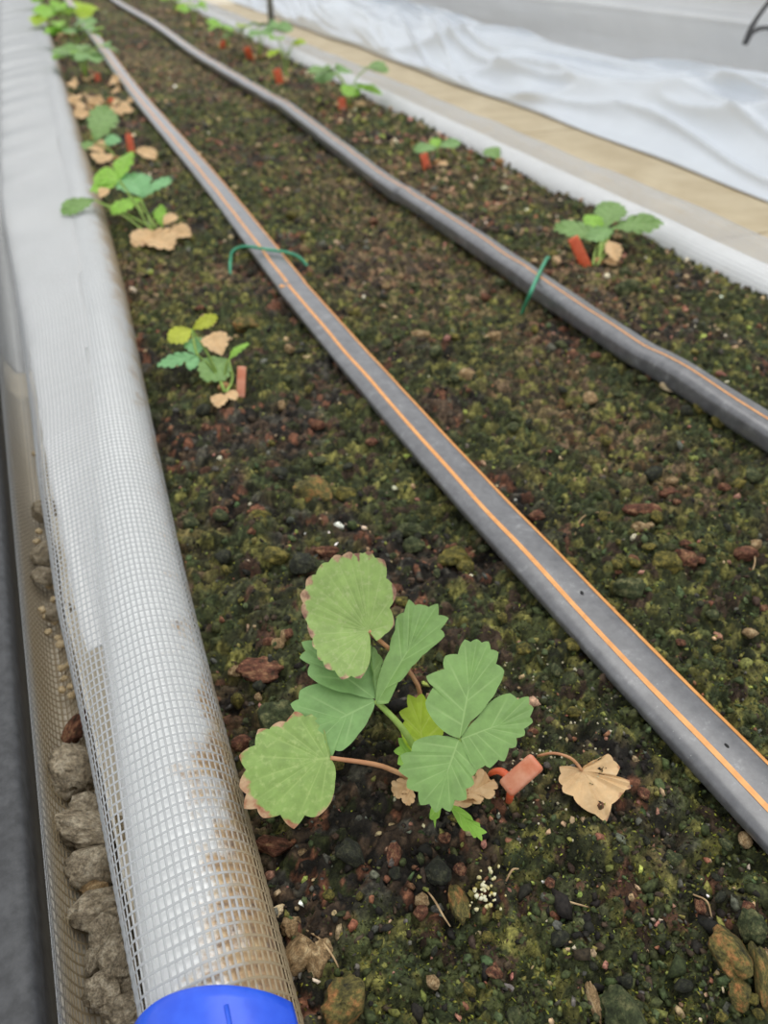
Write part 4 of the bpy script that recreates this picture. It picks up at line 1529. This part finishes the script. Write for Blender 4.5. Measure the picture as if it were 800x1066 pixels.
SM = {
    'olive': stone_mat('stone_olive', [srgb(44, 44, 22), srgb(98, 92, 44), srgb(158, 142, 70)]),
    'rust': stone_mat('stone_rust', [srgb(56, 36, 28), srgb(112, 70, 54), srgb(170, 130, 96)]),
    'dark': stone_mat('stone_dark', [srgb(26, 27, 22), srgb(48, 50, 42), srgb(82, 82, 62)]),
    'tan': stone_mat('stone_tan', [srgb(104, 84, 58), srgb(156, 128, 92), srgb(200, 178, 140)], grime=0.2),
    'green': stone_mat('stone_green', [srgb(40, 46, 28), srgb(70, 78, 50), srgb(124, 122, 84)]),
    'gutter': stone_mat('stone_gutter', [srgb(112, 100, 82), srgb(166, 152, 130), srgb(206, 194, 172)], 2.5, 0.9, 1.0, 0.0),
    'cream': stone_mat('stone_cream', [srgb(176, 150, 110), srgb(206, 184, 146), srgb(226, 210, 180)], 1.5, 0.6, 0.2, 0.0),
    'mixed': stone_mat('stone_mixed', [srgb(46, 44, 34), srgb(112, 104, 58), srgb(180, 122, 76)], 1.2),
}
STONES = {}


def stone_mesh(kind, var, sub=3):
    key = (kind, var, sub)
    if key in STONES: return STONES[key]
    rng = np.random.default_rng(var * 13 + 1)
    v, f = ico(sub)
    off = rng.uniform(0, 50, 3)
    n1 = fbm(v[:, 0] * 1.3 + off[0] + v[:, 2], v[:, 1] * 1.3 + off[1] - v[:, 2] * 0.7, var, 2)
    n2 = fbm(v[:, 0] * 5 + off[1] + 3 * v[:, 2], v[:, 1] * 5 + off[2] + 2 * v[:, 2], var + 5, 2)
    n3 = fbm(v[:, 0] * 11 + off[2] + 5 * v[:, 2], v[:, 1] * 11 + off[0] - 4 * v[:, 2], var + 8, 2)
    r = 0.62 + 0.70 * n1 + 0.34 * (n2 - 0.5) + 0.14 * (n3 - 0.5)
    V = v * r[:, None]
    for _ in range(5):                               # knock flats into it
        d = rng.normal(size=3); d /= np.linalg.norm(d)
        h = V @ d
        V = V - np.maximum(h - 0.66, 0)[:, None] * d * 0.85
    me = bpy.data.meshes.new('stone')
    me.from_pydata([tuple(q) for q in V], [], [tuple(int(a) for a in q) for q in f])
    me.polygons.foreach_set('use_smooth', np.ones(len(me.polygons), dtype=bool))
    me.materials.append(SM[kind]); me.update()
    STONES[key] = me
    return me


def stone(name, kind, var, loc, size, rot, label, cat, group, sub=3):
    o = bpy.data.objects.new(name, stone_mesh(kind, var, sub))
    o.location = loc; o.scale = size; o.rotation_euler = rot
    link(o)
    tag(o, label, cat, group)
    return o


# pumice stones in the gutter: pixel of centre, pixel width, height, tilt (deg), kind
def depth_of(p):
    return (np.array(p) - CAMP) @ M[:, 2]


GUT = [
    (44, 527, 20, 22, 20, 'gutter'), (46, 572, 24, 22, 0, 'gutter'), (47, 594, 24, 20, 10, 'gutter'),
    (58, 632, 20, 16, 0, 'gutter'), (77, 752, 18, 34, -15, 'rust'), (76, 793, 40, 52, 35, 'gutter'),
    (88, 838, 36, 30, 30, 'gutter'), (92, 858, 66, 34, -4, 'gutter'), (98, 893, 44, 38, 15, 'gutter'), (96, 918, 24, 14, 0, 'tan'),
    (99, 940, 48, 40, 25, 'gutter'), (107, 967, 30, 40, 10, 'gutter'), (120, 996, 34, 44, -5, 'gutter'), (96, 996, 18, 24, 0, 'gutter'),
    (108, 1030, 34, 34, 15, 'gutter'), (126, 1050, 40, 34, 0, 'gutter'), (128, 960, 24, 24, 0, 'gutter'), (135, 1022, 20, 20, 0, 'gutter')]
GLAB = ['pale grey stone alone in the gutter, first where the beige liner begins', 'pale grey stone in the gutter touching the rounded one, upper of the pair',
        'rounded pale grey stone in the gutter, lower of the pair above the cream pebbles', 'brownish stone lying among the cream pebbles of the gutter',
        'slim rusty orange shard standing in the gutter above the pumice stones', 'tall oblong pumice stone leaning in the gutter under the rusty shard',
        'dark rough pumice stone wedged between the tall oblong and the broadest stone', 'broadest flat pumice stone lying across the gutter',
        'pale speckled pumice stone directly under the broadest one', 'small tan pebble wedged under the pale speckled pumice stone',
        'large slanted pumice stone under the small tan gutter pebble', 'upright narrow pumice stone under the large slanted one',
        'round yellowish-brown pitted stone in the gutter pressed to the netting', 'small dark stone beside the round yellowish-brown pitted one',
        'smooth brown round stone under the small dark gutter stone', 'broad grey stone in the gutter next to the blue clip',
        'dark knobbly stone between the slanted pumice and the netting', 'little grey stone squeezed between the pitted stone and the netting']
for i, (px, py, wp, hp, rot, kd) in enumerate(GUT):
    p = at(px, py, -0.020)
    s = depth_of(p) / F
    stone('gutter_stone', kd, 100 + i, (p.x, p.y, -0.024), (wp * s * 0.66, hp * s * 0.68, min(wp, hp) * s * 0.55), (0.2, 0.1 * (i % 3), math.radians(rot - 20)),
          GLAB[i], 'stone', 'stones in the gutter', 4)
rr = random.Random(8)
for i, (px, py) in enumerate([(36, 470), (40, 551), (38, 562), (52, 606), (60, 610), (43, 633), (48, 640), (57, 645), (50, 655), (60, 662), (64, 694), (66, 704), (72, 712), (64, 716), (74, 722), (80, 718), (62, 668), (55, 622), (69, 640), (70, 690)]):
    p = at(px, py, -0.026)
    s = depth_of(p) / F
    r = rr.uniform(4.2, 6.4) * s
    stone('gutter_pebble', 'cream', 150 + i % 4, (p.x, p.y, -0.0275), (r, r * 0.85, r * 0.8), (0, 0, rr.uniform(0, 3)),
          'small round cream pebble lying in the netted gutter', 'pebble', 'cream pebbles in the gutter', 2)

# stones on the soil that the photo shows one by one: px, py, width px, height px, kind, label
SPEC = [
    (272, 692, 50, 18, 'rust', 'long flat reddish-brown stone chip on the soil between the pipe and the leafy plant'),
    (282, 868, 44, 20, 'rust', 'reddish stone chip half hidden beneath the round brown-rimmed leaf by the pipe'),
    (366, 888, 28, 24, 'dark', 'round dark pebble with a reddish spot in the black soil hollow'),
    (477, 936, 22, 36, 'mixed', 'orange-brown pebble next to the white crystal crust'),
    (362, 1042, 48, 40, 'mixed', 'broad mossy olive stone beside the pipe end near the blue clip'),
    (312, 986, 32, 42, 'tan', 'pale tan stone leaning against the netting near the blue clip'),
    (332, 992, 26, 34, 'tan', 'brownish tan stone behind the pale one near the blue clip'),
    (302, 954, 20, 20, 'tan', 'small tan stone against the netting near the blue clip'),
    (288, 936, 14, 14, 'cream', 'little cream pebble against the netting near the blue clip'),
    (762, 992, 44, 46, 'mixed', 'orange and grey stone with a dark hollow at the soil far from the pipe'),
    (774, 1032, 22, 30, 'mixed', 'small yellowish stone below the orange and grey one'),
    (796, 1008, 26, 50, 'mixed', 'reddish stone cut off beside the orange and grey one'),
    (650, 1054, 44, 50, 'green', 'pointed mossy green stone standing in the soil'),
    (620, 1042, 12, 30, 'tan', 'thin pinkish wood chip beside the pointed green stone'),
    (785, 962, 30, 30, 'green', 'rounded mossy stone above the orange and grey one'),
    (329, 519, 36, 26, 'mixed', 'brown and green pebble in the middle of the soil, largest of its neighbours'),
    (338, 576, 26, 12, 'rust', 'pointed red-brown pebble just behind the browned round leaf'),
    (475, 576, 32, 22, 'olive', 'yellow-olive pebble near the drip tape, larger of a pair'),
    (484, 588, 18, 20, 'olive', 'yellow-olive pebble near the drip tape, smaller of a pair'),
    (432, 564, 24, 18, 'green', 'mossy grey-green pebble between the yellow pair and the dark pebbles'),
    (428, 547, 30, 14, 'green', 'flat mossy pebble by the edge of the drip tape shade'),
    (286, 582, 26, 18, 'olive', 'yellow mossy pebble on the soil near the pipe'),
    (317, 592, 26, 24, 'dark', 'dark mossy pebble beside the yellow mossy one'),
    (271, 541, 24, 10, 'olive', 'flat yellow-green flake pebble near the pipe'),
    (229, 534, 18, 13, 'rust', 'reddish pebble closest to the netted pipe'),
    (360, 516, 20, 13, 'olive', 'small yellow pebble beside the brown and green one'),
    (668, 536, 34, 12, 'rust', 'long rusty stone chip between the two drip tapes'),
    (667, 554, 18, 12, 'tan', 'small tan chip just below the long rusty one'),
    (695, 517, 20, 8, 'rust', 'flat rusty chip beyond the long rusty one'),
    (698, 505, 16, 8, 'tan', 'flat tan chip beyond the long rusty one'),
    (754, 512, 14, 10, 'rust', 'small orange chip between the tapes, away from the others'),
    (775, 578, 22, 16, 'rust', 'reddish stone under a thin dry root between the tapes'),
    (655, 616, 34, 22, 'green', 'grey-brown mossy stone right beside the drip tape'),
    (690, 592, 30, 24, 'olive', 'pale olive stone between the tapes'),
    (710, 586, 26, 22, 'rust', 'brown stone next to the pale olive one'),
    (695, 408, 16, 10, 'cream', 'pale pebble in the shade under the raised drip tape'),
    (730, 430, 18, 14, 'olive', 'yellowish pebble in the shade under the raised drip tape'),
    (748, 444, 18, 14, 'olive', 'second yellowish pebble in the shade under the raised drip tape'),
    (486, 396, 24, 12, 'tan', 'pale tan flat chip between the drip tapes'),
    (440, 352, 22, 10, 'tan', 'small orange-tan chip between the drip tapes'),
    (513, 352, 22, 10, 'tan', 'orange-tan chip between the tapes near the straight staple'),
    (653, 302, 22, 22, 'green', 'round grey-green stone near the plant with four flat leaves'),
    (255, 337, 26, 18, 'mixed', 'brown pebble between the pipe-side plant and the arched staple'),
    (288, 745, 44, 40, 'green', 'large dull mossy stone sunk in the soil next to the pipe'),
    (245, 716, 14, 14, 'olive', 'small yellow pebble by the long flat reddish chip'),
    (243, 688, 14, 12, 'tan', 'small orange pebble at the tip of the long flat reddish chip'),
    (270, 770, 20, 18, 'dark', 'dark pebble by the netted pipe below the dull mossy stone'),
    (410, 892, 16, 26, 'rust', 'pinkish crumb of bark standing in the black soil hollow'),
    (455, 906, 30, 26, 'dark', 'dark brown lump in the black soil hollow'),
    (250, 760, 20, 16, 'rust', 'rusty pebble pressed against the netting'),
    (296, 660, 10, 16, 'tan', 'small pinkish tan bud-shaped chip left of the browned round leaf'),
]
for i, (px, py, wp, hp, kd, lab) in enumerate(SPEC):
    p = at(px, py, 0.002)
    s = depth_of(p) / F
    z = sz(p.x, p.y)
    hw = wp * s * 0.55; hh = hp * s * 0.60
    stone('pebble', kd, 200 + i, (p.x, p.y, z + 0.0018 + min(hw, hh) * 0.20), (hw, max(hh, hw * 0.55), min(hw, hh) * 0.85), (0.1 * (i % 3 - 1), 0.1 * (i % 4 - 1.5), -0.35 + 0.12 * (i % 5 - 2)), lab, 'pebble', None, 4)

GADJ = {'olive': 'yellow-olive', 'rust': 'rusty brown', 'dark': 'blackish', 'tan': 'tan', 'green': 'grey-green mossy'}
T1Y = [q[1] for q in p1]; T1X = [q[0] for q in p1]; T2Y = [q[1] for q in p2]; T2X = [q[0] for q in p2]


def gen_label(kd, p, px, py):
    x1 = float(np.interp(p.y, T1Y, T1X)); x2 = float(np.interp(p.y, T2Y, T2X))
    if p.x < x1:
        if py > 860: w = 'on the soil between the blue clip and the leafy plant'
        elif py > 600: w = 'on the soil around the leafy plant'
        elif py > 430: w = 'on the soil between the leafy plant and the yellow-topped small plant'
        else: w = 'by the pipe, around and beyond the yellow-topped small plant'
    elif p.x < x2:
        if p.y < 0.35: w = 'between the drip tapes, level with the leafy plant'
        elif p.y < 0.60: w = 'between the drip tapes, on this side of both green staples'
        else: w = 'between the drip tapes, beyond the green staples'
    else: w = 'on the strip between the one-striped drip tape and the netting'
    return 'small ' + GADJ[kd] + ' pebble ' + w


rr = random.Random(21)
cnt = 0
while cnt < 235:
    u = rr.random()
    px = rr.uniform(180, 800); py = 215 + 850 * rr.random() ** 1.15
    p = at(px, py, 0.0)
    if not (0.016 < p.x < 0.528): continue
    if 505 < py < 900 and px < 640 and py > 600 and 330 < px: 
        if rr.random() < 0.6: continue
    kd = rr.choices(['olive', 'rust', 'dark', 'tan', 'green'], [0.24, 0.18, 0.18, 0.14 + (0.2 if p.x > 0.38 else 0), 0.26])[0]
    s = depth_of(p) / F
    w_ = rr.uniform(5, 11) * (0.8 + 0.4 * rr.random())
    hw = w_ * s * (0.9 if py > 400 else 0.75); hw = min(hw, 0.0062)
    z = sz(p.x, p.y)
    stone('pebble', kd, rr.randint(0, 9), (p.x, p.y, z + 0.0022 + hw * 0.2), (hw, hw * rr.uniform(0.6, 1), hw * rr.uniform(0.5, 0.8)), (rr.uniform(-.4, .4), rr.uniform(-.4, .4), rr.uniform(0, 6.3)),
          gen_label(kd, p, px, py), 'pebble', {'olive': 'olive pebbles on the soil', 'rust': 'rusty pebbles on the soil', 'dark': 'blackish pebbles on the soil', 'tan': 'tan pebbles on the soil', 'green': 'grey-green pebbles on the soil'}[kd], 2)
    cnt += 1


# white crystal crust and perlite grains
def grains(name, pts, size, colour, label, seed):
    rng = np.random.default_rng(seed)
    bv, bf = ico(1)
    V = []; Fa = []
    for k, (x, y, z) in enumerate(pts):
        s = size * rng.uniform(0.6, 1.5)
        V.append(bv * rng.uniform(0.75, 1.25, (12, 1)) * s + np.array([x, y, z])); Fa.append(bf + 12 * k)
    m = simple_mat(name, colour[0], colour[1], 300, 0.6, 0)
    o = mesh_np(name, np.concatenate(V), np.concatenate(Fa), m)
    tag(o, label, name.replace('_', ' '), kind='stuff')


rng = np.random.default_rng(3)
pts = []
for _ in range(42):
    q = at(507 + rng.normal(0, 6), 928 + rng.normal(0, 10), 0.003)
    pts.append((q.x, q.y, sz(q.x, q.y) + 0.0035 + rng.uniform(-0.001, 0.0015)))
grains('crystal_crust', pts, 0.0006, (srgb(190, 170, 70), srgb(226, 224, 196)), 'cluster of white and yellow crystals on the soil in front of the leafy plant', 1)
pts = []
for _ in range(70):
    px = rng.normal(560, 34); py = rng.normal(815, 30)
    q = at(px, py, 0.0)
    pts.append((q.x, q.y, float(soil_full(np.array([q.x]), np.array([q.y]))[0]) + 0.0006))
for _ in range(60):
    px = rng.uniform(520, 640); py = rng.uniform(660, 800)
    q = at(px, py, 0.0)
    pts.append((q.x, q.y, float(soil_full(np.array([q.x]), np.array([q.y]))[0]) + 0.0005))
grains('perlite', pts, 0.00042, (srgb(160, 150, 110), srgb(214, 206, 180)), 'tiny whitish perlite specks on the soil around the coral clip', 2)

# thin dry roots
ROOT = simple_mat('dry_root', srgb(150, 120, 84), srgb(190, 164, 124), 200, 0.8, 0.1)
RTS = [([(599, 557), (604, 545), (616, 538), (636, 535)], 'thin pale dry root arching over the soil between the drip tapes'),
       ([(782, 600), (786, 585), (784, 566)], 'thin dry root standing over the reddish stone between the tapes'),
       ([(442, 918), (452, 932), (462, 948), (470, 956)], 'thin dark root curving in the black soil hollow'),
       ([(528, 912), (534, 904), (541, 900)], 'short pale bit of straw beside the white crystals'),
       ([(318, 956), (332, 970), (346, 990), (352, 1000)], 'thin dry root sticking out by the stones near the blue clip'),
       ([(725, 925), (738, 935), (745, 948)], 'pinkish dry twig lying on the soil beyond the drip tape shade'),
       ([(566, 925), (590, 935), (620, 940)], 'long thin grey root lying flat on the soil in front of the dead leaf')]
for pts, lab in RTS:
    P = []
    for k, q in enumerate(pts):
        p = at(q[0], q[1], 0.003)
        P.append(Vector((p.x, p.y, sz(p.x, p.y) + (0.003 if 0 < k < len(pts) - 1 else 0.001))))
    o = tube('dry_root', P, [0.0003, 0.0004, 0.00025], ROOT, None, n=18, sides=6)
    tag(o, lab, 'root', 'dry roots on the soil')
